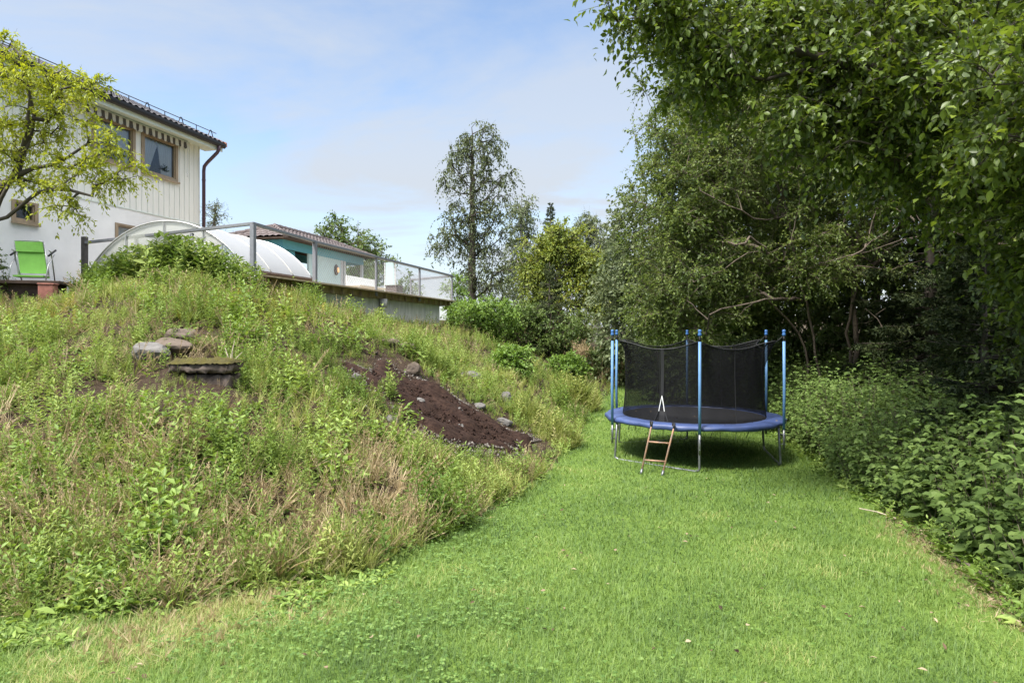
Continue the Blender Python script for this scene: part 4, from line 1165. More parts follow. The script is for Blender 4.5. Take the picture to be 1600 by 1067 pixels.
def shrub(name, label, x, y, r, h, leafm, seed, n=60, L=.07, W=.04, cat='shrub', group=None, twigs=5, per=8, tlen=.28, z0=None, tmpl=LEAF4, droop=.25, ry=None, barkm=None):
    zb = gz(x, y) if z0 is None else z0
    rg = np.random.default_rng(seed)
    stems = []
    for k in range(5):
        a = rg.uniform(0, 2 * PI); q = rg.uniform(.25, .6)
        stems.append([(x + .05 * math.cos(a), y + .05 * math.sin(a), zb - .05), (x + r * q * .5 * math.cos(a), y + r * q * .5 * math.sin(a), zb + h * .35), (x + r * q * math.cos(a), y + r * q * math.sin(a), zb + h * .7)])
    return tree(name, label, cat, stems, [((x, y, zb + h * .52), (r, ry or r, h * .5), n)], leafm, barkm or M['bark_twig'], L, W, twigs, per, tlen, droop, seed, group, twigr=.003, r_tip=.003, tmpl=tmpl)

# --- the alder beside the trampoline: leaning stems, low wide crown
def st(*p): return [at(a, b, c) for a, b, c in p]
def root(px, py, Y):
    p = at(px, py, Y); return (p.x, p.y, gz(p.x, p.y) - .1)
tree('alder_tree', 'spreading leafy tree with two leaning grey stems behind the trampoline', 'tree',
     [[root(1290, 585, 14.5)] + st((1268, 500, 14.6), (1243, 420, 14.7), (1228, 330, 14.8), (1190, 200, 15), (1165, 60, 15.2)),
      [root(1278, 585, 14.7)] + st((1252, 520, 14.9), (1212, 478, 14.8), (1150, 440, 14.4), (1080, 420, 14)),
      st((1243, 420, 14.7), (1195, 388, 13.3), (1165, 396, 12.8), (1128, 422, 12.6), (1082, 440, 12.5)), st((1248, 440, 14.7), (1282, 412, 13.2), (1330, 400, 12.8), (1384, 385, 12.7), (1437, 367, 12.6)), st((1252, 470, 14.7), (1200, 466, 13.2), (1155, 474, 12.8), (1108, 492, 12.6)), st((1228, 340, 14.8), (1180, 345, 13.3), (1140, 322, 12.8), (1096, 300, 12.7)), st((1195, 388, 13.3), (1172, 372, 12.9), (1150, 385, 12.7)), st((1330, 400, 12.8), (1362, 378, 12.7), (1400, 350, 12.6))],
     [((3.75, 13.9, 4.3), (1.15, 1.5, 2.1), 210), ((4.45, 14.6, 6.9), (1.6, 1.9, 2.3), 230), ((5.0, 15, 9.8), (1.75, 2, 2.2), 160), ((6.8, 14.3, 6.4), (1.9, 2.0, 2.4), 150), ((5.6, 15.9, 4.4), (1.9, .9, 1.5), 120), ((3.75, 14.2, 2.75), (1.1, 1.3, .85), 110), ((7, 15.5, 9.5), (2.2, 2, 2.2), 90), ((5.7, 13.6, 3.5), (1.7, .6, .9), 34), ((7.3, 13.8, 3.9), (1.2, .6, 1.0), 26)],
     M['lf_alder'], M['bark'], .076, .042, 11, 12, .50, .35, 21, 'trees on the wooded edge', r_tip=.0036)
tree('alder_tree', 'taller tree with forked upright trunk just beyond the two leaning stems', 'tree',
     [[root(1335, 590, 15.2)] + st((1338, 500, 15.2), (1332, 410, 15.4), (1350, 300, 15.6), (1340, 100, 16), (1330, -80, 16)),
      [root(1331, 590, 15.1)] + st((1322, 520, 15.2), (1352, 380, 15.2), (1395, 250, 15)),
      st((1338, 470, 15.2), (1350, 430, 14.2), (1385, 388, 13.6), (1437, 368, 13.2)), st((1338, 440, 15.2), (1400, 350, 13.4), (1425, 330, 13.2), (1470, 398, 13.0)), st((1335, 510, 15.1), (1362, 500, 14), (1378, 482, 13.6)), st((1334, 540, 15.1), (1352, 480, 14), (1388, 528, 13.6))],
     [((8.2, 15.2, 5.6), (2.0, 1.8, 2.2), 140), ((8.6, 15.4, 8.7), (2.4, 2, 2.6), 140), ((10.4, 15.2, 5.5), (1.8, 1.8, 2.6), 100)],
     M['lf_alder'], M['bark'], .078, .043, 11, 11, .52, .3, 22, 'trees on the wooded edge', r_tip=.0045)
# --- shady wood behind
wood = [(5.0, 25, 7.5, 1.7, 2), (8.2, 20, 12, 3.0, 1), (11, 19.5, 13, 3.4, 0), (14.5, 17, 13, 3.4, 0), (16, 22, 15, 4, 0), (12.3, 13.8, 9.5, 2.6, 0), (15.5, 12.5, 10, 3.0, 0), (9.8, 26, 14, 3.3, 1), (6.4, 19.5, 11, 2.1, 1)]
wl = ['shaded tree behind the thin end of the lawn beyond the alder', 'dark tree filling the gap behind the leaning stems', 'tall dark tree deep in the wood behind the forked trunk', 'dark tree in the depth of the wood above the spruce', 'tallest dark tree at the back of the wood',
      'dense dark tree standing just behind the hanging spruce', 'dark tree at the outer end of the wood beside the spruce', 'pale topped tall tree rising behind the alder crown', 'leafy tree directly behind the outer crown of the leaning tree']
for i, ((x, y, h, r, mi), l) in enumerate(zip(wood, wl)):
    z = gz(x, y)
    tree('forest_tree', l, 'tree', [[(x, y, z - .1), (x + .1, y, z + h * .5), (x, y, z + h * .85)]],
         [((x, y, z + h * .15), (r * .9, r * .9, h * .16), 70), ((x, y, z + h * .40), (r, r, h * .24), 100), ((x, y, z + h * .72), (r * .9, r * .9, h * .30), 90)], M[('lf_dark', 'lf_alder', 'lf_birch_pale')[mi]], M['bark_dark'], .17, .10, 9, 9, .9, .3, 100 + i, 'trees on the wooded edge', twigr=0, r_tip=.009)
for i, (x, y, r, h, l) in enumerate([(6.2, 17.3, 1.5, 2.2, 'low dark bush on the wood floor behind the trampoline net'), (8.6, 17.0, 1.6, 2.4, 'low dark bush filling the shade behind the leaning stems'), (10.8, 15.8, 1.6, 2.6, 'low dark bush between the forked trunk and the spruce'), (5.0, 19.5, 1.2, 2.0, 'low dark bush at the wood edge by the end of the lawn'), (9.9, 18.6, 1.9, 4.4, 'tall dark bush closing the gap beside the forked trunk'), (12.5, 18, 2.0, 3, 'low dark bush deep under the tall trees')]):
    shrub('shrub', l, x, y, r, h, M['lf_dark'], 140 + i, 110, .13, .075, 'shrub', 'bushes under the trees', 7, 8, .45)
spruce('spruce_tree', 'dark spruce with hanging boughs at the shady end of the thicket', 8.5, 10.2, 9.0, 2.3, M['lf_spruce'], 31, 'trees on the wooded edge', 30, low=.07)
spruce('spruce_tree', 'second dark spruce farther back behind the bramble thicket', 8.9, 13.6, 8.0, 1.9, M['lf_spruce'], 32, 'trees on the wooded edge', 26, low=.05)
spruce('spruce_tree', 'young dark spruce squeezed between brambles and the shady spruce', 6.35, 8.6, 3.4, 1.25, M['lf_spruce'], 33, 'trees on the wooded edge', 18, low=.05)

# --- near tree whose boughs reach over the lawn
nb = (6.9, 6.3); nz = gz(*nb)
tree('overhanging_tree', 'broad leaved tree arching its boughs over the lawn in front of the wood', 'tree',
     [[(nb[0], nb[1], nz - .1), (6.6, 6.3, 2.5), (6.0, 6.4, 3.9), (5.0, 6.7, 4.7), (3.6, 7.1, 5.2), (2.4, 7.4, 5.6)],
      [(nb[0] + .1, nb[1], nz - .1), (6.8, 6.5, 3), (6.6, 7, 5), (5.6, 7.3, 6.6), (4.4, 7.6, 7.4)],
      [(nb[0], nb[1] - .1, nz - .1), (6.5, 6.0, 2.2), (5.6, 5.8, 3.2), (4.9, 5.6, 3.7)]],
     [((1.5, 7.0, 5.72), (.62, .6, .38), 34), ((2.25, 7.3, 5.45), (.65, .9, .85), 70), ((3.6, 7.0, 4.95), (1.0, 1.0, 1.15), 120), ((4.7, 6.6, 4.6), (1.1, 1.0, 1.3), 130), ((5.4, 6.2, 3.7), (1.0, .9, 1.3), 110), ((4.0, 7.3, 5.9), (1.5, 1, .8), 90), ((5.9, 6.4, 2.5), (.9, .9, .9), 60), ((4.3, 5.0, 4.1), (.8, .7, .8), 60), ((5.2, 5.4, 4.6), (.9, .8, 1.0), 60), ((4.9, 5.1, 2.9), (.45, .5, .7), 28)],
     M['lf_near'], M['bark_dark'], .082, .048, 9, 9, .42, .35, 41, 'trees on the wooded edge', r_tip=.0048, tmpl=LEAF6, twigr=.0028)
tree('overhanging_tree', 'small tree whose thin bare limbs show among leaves beyond the overhanging boughs', 'tree',
     [[(9.1, 9.3, gz(9.1, 9.3) - .1), (8.4, 9.4, 3), (7.2, 9.6, 4.3), (6.3, 9.7, 4.8), (5.0, 9.8, 5.1)], [(9.1, 9.3, gz(9.1, 9.3) - .1), (8.2, 9.2, 2.2), (7.0, 9.0, 3.4), (5.7, 9.0, 3.7)], [(9.1, 9.3, 0), (8.7, 9.5, 4), (7.8, 9.8, 6.8)]],
     [((6.0, 9.6, 5.3), (1.4, 1.0, 1.4), 90), ((7.2, 9.5, 4.5), (1.3, 1.0, 1.6), 80), ((7.6, 9.5, 6.8), (1.9, 1.2, 1.4), 80), ((5.2, 9.8, 6.9), (1.4, 1.0, 1.2), 70), ((8.2, 9.2, 3.2), (.9, .8, 1.2), 40)],
     M['lf_near'], M['bark'], .08, .046, 10, 10, .45, .3, 42, 'trees on the wooded edge', r_tip=.0055, twigr=.003)

# --- far trees beyond the bank
def gtree(name, label, px, ytop, Y, parts, leafm, barkm, L, W, n, seed, group=None, droop=.3, twigs=5, per=8, tlen=.7, twigr=0, lean=0, **kw):
    """parts: (px, py, half width px, half height px, share) ellipses seen at distance Y"""
    x = (px - 800) / 1000 * Y; z = gz(x, Y); zt = CAMZ - (ytop - 517) / 1000 * Y; k = Y / 1000
    bl = [((at(a, b, Y).x, Y + o, at(a, b, Y).z), (c * k, max(c, 25) * k * .9, d * k), max(4, int(n * s))) for a, b, c, d, s, o in parts]
    return tree(name, label, 'tree', [[(x, Y, z - .2), (x + lean * .5, Y, (z + zt) / 2), (x + lean, Y, zt)]], bl, leafm, barkm, L, W, twigs, per, tlen, droop, seed, group, twigr=twigr, **kw)
gtree('birch_tree', 'tall airy birch with drooping twigs standing alone against the sky', 738, 200, 38,
      [(752, 222, 36, 30, .13, 0), (716, 262, 30, 42, .13, 0), (765, 285, 38, 48, .17, 0), (728, 340, 36, 40, .15, 0), (700, 378, 30, 22, .08, 0), (762, 372, 40, 55, .17, 0), (745, 430, 45, 40, .14, 0), (780, 440, 26, 40, .08, 0)],
      M['lf_birch'], M['bark_dark'], .17, .09, 270, 51, 'distant trees beyond the bank', .75, 6, 8, .8, .006, upr=-.1, r_tip=.016)
gtree('birch_tree', 'pale thin birch half hidden by the tall airy birch', 815, 300, 46,
      [(812, 335, 22, 32, .3, 0), (818, 390, 28, 45, .4, 0), (810, 440, 30, 40, .3, 0)], M['lf_birch_pale'], M['bark_birch'], .19, .10, 150, 52, 'distant trees beyond the bank', .8, 6, 8, .9, .006, r_tip=.016)
gtree('birch_tree', 'greyish birch behind the yellowing tree close to the alder', 932, 335, 44,
      [(922, 352, 18, 22, .15, 0), (930, 395, 32, 40, .3, 0), (942, 450, 38, 45, .35, 0), (975, 430, 22, 40, .2, 2)], M['lf_birch_pale'], M['bark_birch'], .19, .10, 260, 53, 'distant trees beyond the bank', .8, 6, 8, .9, .006, r_tip=.016)
spruce('spruce_tree', 'slender spruce whose tip rises out of the yellowing tree', 60 / 1000 * 43, 43, CAMZ + .200 * 43 - gz(2.6, 43), 1.7, M['lf_spruce_far'], 54, 'distant trees beyond the bank', 34, low=.2)
gtree('yellowing_tree', 'broad tree with yellowing leaves in front of the slender spruce', 872, 362, 36,
      [(868, 378, 22, 32, .14, 0), (838, 420, 26, 50, .2, 0), (895, 398, 28, 48, .22, 0), (920, 435, 28, 48, .18, 0), (865, 465, 45, 30, .16, 0), (938, 475, 18, 25, .1, 0)],
      M['lf_yellow'], M['bark'], .18, .10, 420, 55, 'distant trees beyond the bank', .3, 6, 8, .75, .006, r_tip=.014)
spruce('spruce_tree', 'small young spruce among the shrubs below the yellowing tree', 1.5, 25.5, CAMZ + .107 * 25.5 - gz(1.5, 25.5), 1.25, M['lf_spruce_far'], 56, 'distant trees beyond the bank', 16, low=.05)
gtree('garden_tree', 'olive green tree showing above the pool house roof', 560, 345, 33,
      [(520, 366, 26, 20, .22, 0), (560, 385, 32, 22, .3, 0), (590, 410, 22, 26, .2, 0), (560, 425, 40, 22, .28, 0)], M['lf_mid'], M['bark'], .16, .09, 150, 57, 'distant trees beyond the bank', .3, 5, 8, .7, .006, r_tip=.012)
gtree('garden_tree', 'bare looking thin tree top beside the house downpipe', 336, 322, 32,
      [(334, 340, 16, 20, 1, 0)], M['lf_birch_pale'], M['bark_dark'], .10, .05, 30, 58, 'distant trees beyond the bank', .3, 5, 4, .6, .008, r_tip=.012)
gtree('garden_tree', 'soft green tree closing the gap between the greyish birch and the alder', 962, 368, 50,
      [(960, 395, 20, 30, .25, 0), (955, 440, 28, 40, .35, 0), (978, 450, 24, 50, .4, 0)], M['lf_mid'], M['bark'], .19, .11, 200, 59, 'distant trees beyond the bank', .4, 6, 8, .8, .006, r_tip=.014)
for i, (px, py, w_, h_, Y, l) in enumerate([(640, 450, 18, 22, 30, 'leafy shrub seen through the wire mesh near the deck corner'), (585, 440, 22, 22, 31, 'green shrub seen through the mesh below the olive tree'), (712, 455, 18, 26, 29, 'green shrub just past the end of the deck'), (975, 470, 22, 50, 48, 'dim grey green tree between the birch and the alder'), (800, 455, 40, 30, 44, 'dark green shrub at the foot of the tall airy birch'), (900, 490, 40, 25, 46, 'shady shrub at the foot of the yellowing tree')]):
    p = at(px, py, Y); shrub('shrub', l, p.x, Y, w_ * Y / 1000 * 1.1, 0, M['lf_mid'], 60 + i, 1, z0=0) if 0 else None
    z = gz(p.x, Y); hh = p.z + h_ * Y / 1000 - z
    shrub('shrub', l, p.x, Y, w_ * Y / 1000, max(hh, .8), M[('lf_mid', 'lf_mid', 'lf_bright', 'lf_birch_pale', 'lf_dark', 'lf_dark')[i]], 60 + i, 45 if i < 3 else 70, .11, .065, 'shrub', 'shrubs beyond the deck', 5, 8, .4)

# --- the light green tree in front of the house
tree('garden_tree', 'yellow green tree spreading its fine leaves in front of the house wall', 'tree',
     [[(-10.6, 12.0, gz(-10.6, 12.0) - .1), (-10.3, 12, 4.0)] + st((-8, 330, 12), (12, 292, 12), (40, 245, 12), (50, 180, 12), (40, 110, 12)),
      [(-10.6, 12.0, 3.2)] + st((-20, 345, 12), (14, 335, 12.1), (60, 300, 12.1), (110, 295, 12.0), (140, 310, 11.9)),
      [(-10.5, 12.0, 4.0)] + st((8, 290, 12), (50, 262, 12), (110, 245, 12), (170, 205, 11.9))],
     [(tuple(at(30, 120, 12)), (.75, .8, .42), 32), (tuple(at(95, 130, 12)), (.62, .6, .32), 24), (tuple(at(40, 200, 12)), (.6, .6, .5), 26), (tuple(at(100, 185, 12)), (.55, .5, .25), 14), (tuple(at(165, 225, 11.9)), (.5, .4, .2), 10), (tuple(at(120, 250, 12)), (.6, .5, .2), 12),
      (tuple(at(60, 285, 12)), (.6, .5, .2), 12), (tuple(at(130, 275, 12)), (.55, .4, .25), 14), (tuple(at(190, 265, 11.9)), (.28, .3, .2), 7), (tuple(at(110, 325, 12)), (.3, .3, .15), 8), (tuple(at(10, 240, 12)), (.4, .5, .4), 14), (tuple(at(140, 130, 12)), (.22, .2, .16), 6), (tuple(at(15, 70, 12.1)), (.25, .2, .2), 5)],
     M['lf_elder'], M['bark_dark'], .088, .034, 6, 10, .36, .45, 71, None, r_tip=.006, twigr=.003)
shrub('shrub', 'dark green shrub by the white wall next to the lime green chair', -10.75, 13.0, .42, 1.05, M['lf_mid'], 72, 40, .07, .04, 'shrub', None)
# shrubs on the far part of the bank
bk_list = [(712, 500, 20, 36, 'lf_mid', 'leafy shrub tucked against the end of the concrete wall'), (735, 525, 38, 48, 'lf_bright', 'bright green shrub just past the concrete wall on the bank'), (775, 535, 36, 52, 'lf_bright', 'bright leafy shrub on the bank beside the dark hollow'), (812, 540, 36, 55, 'lf_mid', 'mid green shrub above the dark hollow of the bank'), (862, 565, 42, 62, 'lf_mid', 'rounded dark green shrub below the young spruce'),
           (832, 512, 30, 38, 'lf_mid', 'shrub at the foot of the young spruce'), (905, 552, 34, 62, 'lf_alder', 'brownish green shrub near the blond grasses'), (800, 590, 26, 34, 'lf_bright', 'light green shrub low on the bank toward the lawn end'), (948, 598, 26, 46, 'lf_mid', 'grey green shrub behind the blue trampoline poles'), (890, 600, 26, 34, 'lf_bright', 'light green shrub where the bank meets the far lawn')]
for i, (px, py, w_, h_, mt, l) in enumerate(bk_list):
    g = gp(px, py); k = min(g.y, 27) / 1000
    shrub('shrub', l, g.x, g.y + .3, w_ * k * 1.05, h_ * k * 1.25, M[mt], 80 + i, 130, .10, .058, 'shrub', 'shrubs on the bank', 6, 8, .3)

# ------------------------------------------------------------------ bramble thicket along the lawn
def thicket(name, label, spans, seed, leafm, n, hmax, Ls=.085):
    """upright canes with leaves in threes, crowded along the lawn's edge"""
    rg = np.random.default_rng(seed); tb = TB(); tt = TB()
    E = EDGE; y = rg.uniform(spans[0], spans[1], n); ex = np.interp(y, E[:, 1], E[:, 0])
    off = .12 + rg.uniform(0, 1, n) ** 1.1 * spans[2]
    x = ex + off; z = terrain(x, y)[0]
    h = hmax * (.42 + .58 * np.clip(off / .75, 0, 1)) * rg.uniform(.55, 1.15, n) * (.66 + .66 * vnoise(x, y, 1.1, seed))
    lean = np.stack([rg.normal(-.10, .26, n) - .22 * np.clip(1 - off, 0, 1), rg.normal(-.06, .26, n), np.ones(n)], -1)
    per = 17
    u = np.tile(np.linspace(.12, 1, per), n)
    X = np.repeat(np.stack([x, y, z], -1), per, 0); Ld = np.repeat(lean, per, 0); Hh = np.repeat(h, per)
    arch = np.stack([Ld[:, 0] * u * u * 1.0, Ld[:, 1] * u * u, u], -1)
    P = X + arch * Hh[:, None]
    a = np.tile(np.arange(per) * 2.4, n) + np.repeat(rg.uniform(0, 6.28, n), per)
    pet = rg.uniform(.05, .13, n * per) * (1.2 - .55 * u)
    rad = np.stack([np.cos(a), np.sin(a), .35 + 0 * a], -1)
    tip = P + rad * pet[:, None]
    keep = rg.uniform(0, 1, n * per) < .93
    tipk, radk, uk = tip[keep], rad[keep], u[keep]
    m_ = len(tipk)
    base_t = np.repeat(rg.uniform(0, 1, n), per)[keep] * .4
    for da, fs_ in ((0, 1.0), (1.05, .8), (-1.05, .8)):
        ca, sa = math.cos(da), math.sin(da)
        d = np.stack([radk[:, 0] * ca - radk[:, 1] * sa, radk[:, 0] * sa + radk[:, 1] * ca, rg.normal(-.18, .25, m_)], -1)
        s = rg.uniform(.65, 1.2, m_) * fs_ * (1.15 - .45 * uk) * np.repeat(rg.uniform(.6, 1.35, n), per)[keep]
        leaves(tb, tipk, nrm(d), nrm(rg.normal(size=(m_, 3)) * .35 + np.array([-.12, -.18, 1.])), Ls * s, Ls * .62 * s, base_t + rg.uniform(0, .6, m_), LEAF6)
    Vp, Fp, _ = stamp(PRISM[0], PRISM[1], frames(lean + np.array([0, 0, .6]), nrm(rg.normal(size=(n, 3)))), np.stack([x, y, z], -1), np.stack([np.full(n, .010), h * .85, np.full(n, .010)], -1)); tt.add(Vp, Fp, .5)
    t = thing(name, (float(np.mean(x)), float(np.mean(y)), float(np.min(z))), label, 'thicket', 'bramble thickets along the lawn')
    tt.build('canes', M['bark_twig'], t); tb.build('foliage', leafm, t)
    return t
thicket('bramble_thicket', 'long bright green bramble thicket running from the trampoline towards the spruce', (8.4, 17.5, 2.6), 91, M['lf_bramble'], 1150, 1.28, .095)
thicket('bramble_thicket', 'middle bramble thicket with larger dull green leaves beside the mown lawn', (6.55, 8.5, 2.2), 92, M['lf_bramble_dark'], 300, 1.35, .118)
thicket('bramble_thicket', 'nearest sprawling bramble clump behind the strip of dry litter', (3.6, 5.95, 1.6), 93, M['lf_bramble_dark'], 210, 1.25, .105)
# ------------------------------------------------------------------ grass, weeds, litter (nobody could count these)
M['g_lawn'] = leafmat('g_lawn', ramp3((.065, .12, .027), (.12, .20, .042), (.20, .285, .068), (.36, .345, .13)), .32, .5, .3, .5, 1.3)
M['g_clover'] = leafmat('g_clover', ramp3((.06, .12, .024), (.105, .185, .038), (.17, .255, .065)), .28, .5, .3, .25, 2)
M['g_tall'] = leafmat('g_tall', ramp3((.13, .18, .04), (.25, .295, .075), (.38, .40, .13), (.48, .44, .21)), .32, .55, .25, .35, .7)
M['g_dry'] = leafmat('g_dry', ramp3((.22, .16, .08), (.40, .31, .17), (.56, .46, .29)), .25, .6, .25, .2, 1)
M['g_weed'] = leafmat('g_weed', ramp3((.085, .145, .028), (.18, .258, .058), (.30, .37, .11)), .32, .65, .15, .35, .8)
M['g_weed2'] = leafmat('g_weed2', ramp3((.085, .15, .025), (.175, .265, .05), (.28, .37, .09)), .32, .5, .3, .3, 1.1)
M['g_olive'] = leafmat('g_olive', ramp3((.15, .16, .035), (.26, .26, .05), (.38, .35, .09), (.50, .38, .08)), .32, .5, .25, .3, 1.1)
M['litter'] = leafmat('litter', ramp3((.035, .022, .015), (.13, .085, .05), (.33, .26, .17)), .1, .8, .2, .1, 3)
M['flower'] = leafmat('flower', ramp3((.65, .66, .60), (.75, .75, .70), (.8, .8, .76)), .3, .6, .2, .0, 3)

def view_sample(rg, n, y0, y1, pw=1.0, xlo=-.86, xhi=.86, pad=1.1):
    u = rg.uniform(0, 1, n)
    y = np.exp(np.log(y0) + u * (np.log(y1) - np.log(y0))) if pw == 1 else y0 + (y1 - y0) * u ** pw
    x = rg.uniform(0, 1, n) * ((xhi - xlo) * y + 2 * pad) + xlo * y - pad
    return x, y

BL = (np.array([(-.5, 0, 0), (.5, 0, 0), (-.36, .55, .06), (.36, .55, .06), (0, 1, .30)]), [(0, 1, 3), (0, 3, 2), (2, 3, 4)])
def blades(tb, rg, pos, h, w, lean, T):
    n = len(pos); a = rg.uniform(0, 2 * PI, n)
    d = np.stack([np.cos(a) * lean, np.sin(a) * lean, np.ones(n)], -1)
    up = np.stack([np.cos(a), np.sin(a), 0 * a], -1)
    Mf = frames(d, up)
    V, F, k = stamp(BL[0], BL[1], Mf, pos, np.stack([w, h, h], -1)); tb.add(V, F, np.repeat(T, k))

DRYP = [(gp(290, 970), .75), (gp(230, 1000), .5), (gp(380, 930), .5), (gp(120, 1040), .4), (gp(905, 738), .35), (gp(985, 615), .7), (gp(1120, 812), .16), (gp(1015, 940), .22), (gp(760, 930), .18), (gp(1290, 900), .2), (gp(640, 1010), .2)]
def dryness(x, y):
    v = np.zeros(len(x))
    for i, (g, r) in enumerate(DRYP): v = np.maximum(v, (1 if i < 4 or i == 5 else .45) * np.exp(-((x - g.x) ** 2 + (y - g.y) ** 2) / r ** 2))
    return v
def lawn_pts(rg, n, y0, y1, pw=1.0):
    x, y = view_sample(rg, n, y0, y1, pw); z, t, s, r = terrain(x, y)
    edge = -.12 + .3 * (vnoise(x, y, .6, 8) - .5)
    k = (s < .25 + edge) & (r < .10 + .5 * (vnoise(x, y, .7, 4) - .5))
    return x[k], y[k], z[k], s[k], r[k]
rg = np.random.default_rng(501)
tb = TB()
x, y, z, s, r = lawn_pts(rg, 640000, 2.4, 34)
vis = np.abs(x) < .84 * y + 1.1
x, y, z, s, r = x[vis], y[vis], z[vis], s[vis], r[vis]
n = len(x)
pt = fbm(x, y, 1.3, 31); clov = fbm(x, y, .8, 61)
tramp = np.hypot(x - C0.x, y - C0.y)
h = (.032 + .035 * fbm(x, y, .45, 33)) * rg.uniform(.6, 1.35, n) * (1 + .03 * y)
h = np.where((s > -.35) & (rg.uniform(0, 1, n) < .35), h * 1.5, h)
w = .0032 * (np.maximum(y, 2.8) / 3) ** .75 * rg.uniform(.7, 1.3, n)
dry = dryness(x, y)
T = .08 + .62 * rg.uniform(0, 1, n) ** 1.2 + (pt - .5) * .75 + dry * .42
strip_ = np.exp(-((r + .25) / .4) ** 2) * (y < 8)
T = T + strip_ * .25
keep = rg.uniform(0, 1, n) > np.clip(strip_ * .55, 0, 1)
blades(tb, rg, np.stack([x, y, z - .004], -1)[keep], h[keep], w[keep], rg.uniform(.15, 1.25, n)[keep], T[keep])
tag(tb.build('grass', M['g_lawn']), 'short mown green grass covering the lawn', 'grass', None, 'stuff')
# clover and small broad leaves in the lawn
tb = TB(); x, y, z, s, r = lawn_pts(rg, 60000, 2.5, 16)
dens = fbm(x, y, 1.0, 61); k = rg.uniform(0, 1, len(x)) < np.clip((dens - .46) * 5.0, .03, 1) * (.10 + .40 * sstep(1.5, -1.2, x))
x, y, z = x[k], y[k], z[k]; n = len(x)
hh = rg.uniform(.025, .055, n) * (1 + .02 * y)
for j in range(3):
    a = rg.uniform(0, 6.28, n) if j == 0 else a + 2.094
    d = np.stack([np.cos(a), np.sin(a), rg.uniform(-.1, .35, n)], -1)
    L = rg.uniform(.010, .021, n) * (y / 3) ** .45
    leaves(tb, np.stack([x, y, z + hh], -1), d, nrm(np.stack([rg.normal(0, .25, n), rg.normal(0, .25, n), np.ones(n)], -1)), L, L * .95, rg.uniform(0, 1, n))
tag(tb.build('clover', M['g_clover']), 'clover and small broad leaved herbs spreading through the lawn', 'clover', None, 'stuff')

# ---- bank plants
def bank_pts(rg, n, y0, y1, pw=1., tmin=-.02, tmax=1.06, bedgap=.0):
    x, y = view_sample(rg, n, y0, y1, pw, -.95, .35); z, t, s, r = terrain(x, y)
    k = (s > -.05) & (t > tmin) & (t < tmax) & (bdist(x, y) > bedgap)
    # keep the slab, the block and the chair clear
    for g, rr in ((g0 + Vector((.18, -.22, 0)), .14), (g0 + Vector((-.1, -.08, 0)), .10), (g0 + Vector((0, .25, 0)), .36), (g1 + Vector((-.05, .6, 0)), .34), (gp(250, 556), .26)): k &= np.hypot(x - g.x, y - g.y) > rr
    for g, rr in BARE: k &= np.hypot((x - g.x), (y - g.y) * .8) + (vnoise(x, y, .25, 17) - .5) * .5 + (rg.uniform(0, 1, len(x)) < .22) > rr * .75
    return x[k], y[k], z[k], t[k], s[k]
BARE = [(gp(*q), r_) for q, r_ in (((105, 645), .42), ((235, 605), .3), ((60, 700), .3), ((330, 725), .3), ((150, 918), .2), ((430, 602), .25), ((215, 830), .2), ((470, 690), .25), ((90, 560), .25), ((600, 770), .2), ((300, 640), .22), ((700, 745), .2))]
def weed_template(rg, n_whorl=9, per=2, leaf=(.24, .055), top=.5, droop=.15):
    """a stem one unit tall with narrow leaves up its length"""
    tb = TB()
    u = np.repeat(np.linspace(.12, 1, n_whorl), per); m_ = len(u)
    bend = rg.normal(0, .12, 2)
    P = np.stack([bend[0] * u * u, bend[1] * u * u, u], -1)
    a = np.arange(m_) * (PI if per == 2 else 2.4) + np.repeat(np.arange(n_whorl) * 1.45, per) + rg.normal(0, .2, m_)
    d = np.stack([np.cos(a), np.sin(a), .35 + .6 * u - droop + rg.normal(0, .15, m_)], -1)
    s = (1.05 - top * u) * rg.uniform(.75, 1.15, m_)
    leaves(tb, P, nrm(d), np.tile(np.array([[0, 0, 1.]]), (m_, 1)) + rg.normal(0, .2, (m_, 3)), leaf[0] * s, leaf[1] * s, np.zeros(m_))
    V, F, _ = stamp(PRISM[0], PRISM[1], frames(np.array([[bend[0], bend[1], 1.]]), np.array([[1., 0, 0]])), np.zeros((1, 3)), np.array([[.018, 1.0, .018]]))
    tb.add(V, F, 0)
    return np.concatenate(tb.V), np.concatenate(tb.F)
def tuft_template(rg, nb=14, spread=.8, w=.018):
    tb = TB(); a = rg.uniform(0, 2 * PI, nb); l = rg.uniform(.55, 1.0, nb); tl = rg.uniform(.05, spread, nb)
    for k in range(nb):
        seg = 4; pts = []
        for i in range(seg + 1):
            u = i / seg; rr = tl[k] * (u ** 1.8) * l[k]; zz = l[k] * (u - .35 * tl[k] * u ** 3)
            pts.append(np.array([math.cos(a[k]) * (rr + .02), math.sin(a[k]) * (rr + .02), zz]))
        side = np.array([-math.sin(a[k]), math.cos(a[k]), 0]) * w
        V = []
        for i, p in enumerate(pts):
            ww = (1 - (i / seg) ** 1.6) * .9 + .05
            V += [p - side * ww, p + side * ww]
        F = []
        for i in range(seg): F += [(2 * i, 2 * i + 1, 2 * i + 3), (2 * i, 2 * i + 3, 2 * i + 2)]
        tb.add(np.array(V), np.array(F), 0)
    return np.concatenate(tb.V), np.concatenate(tb.F)
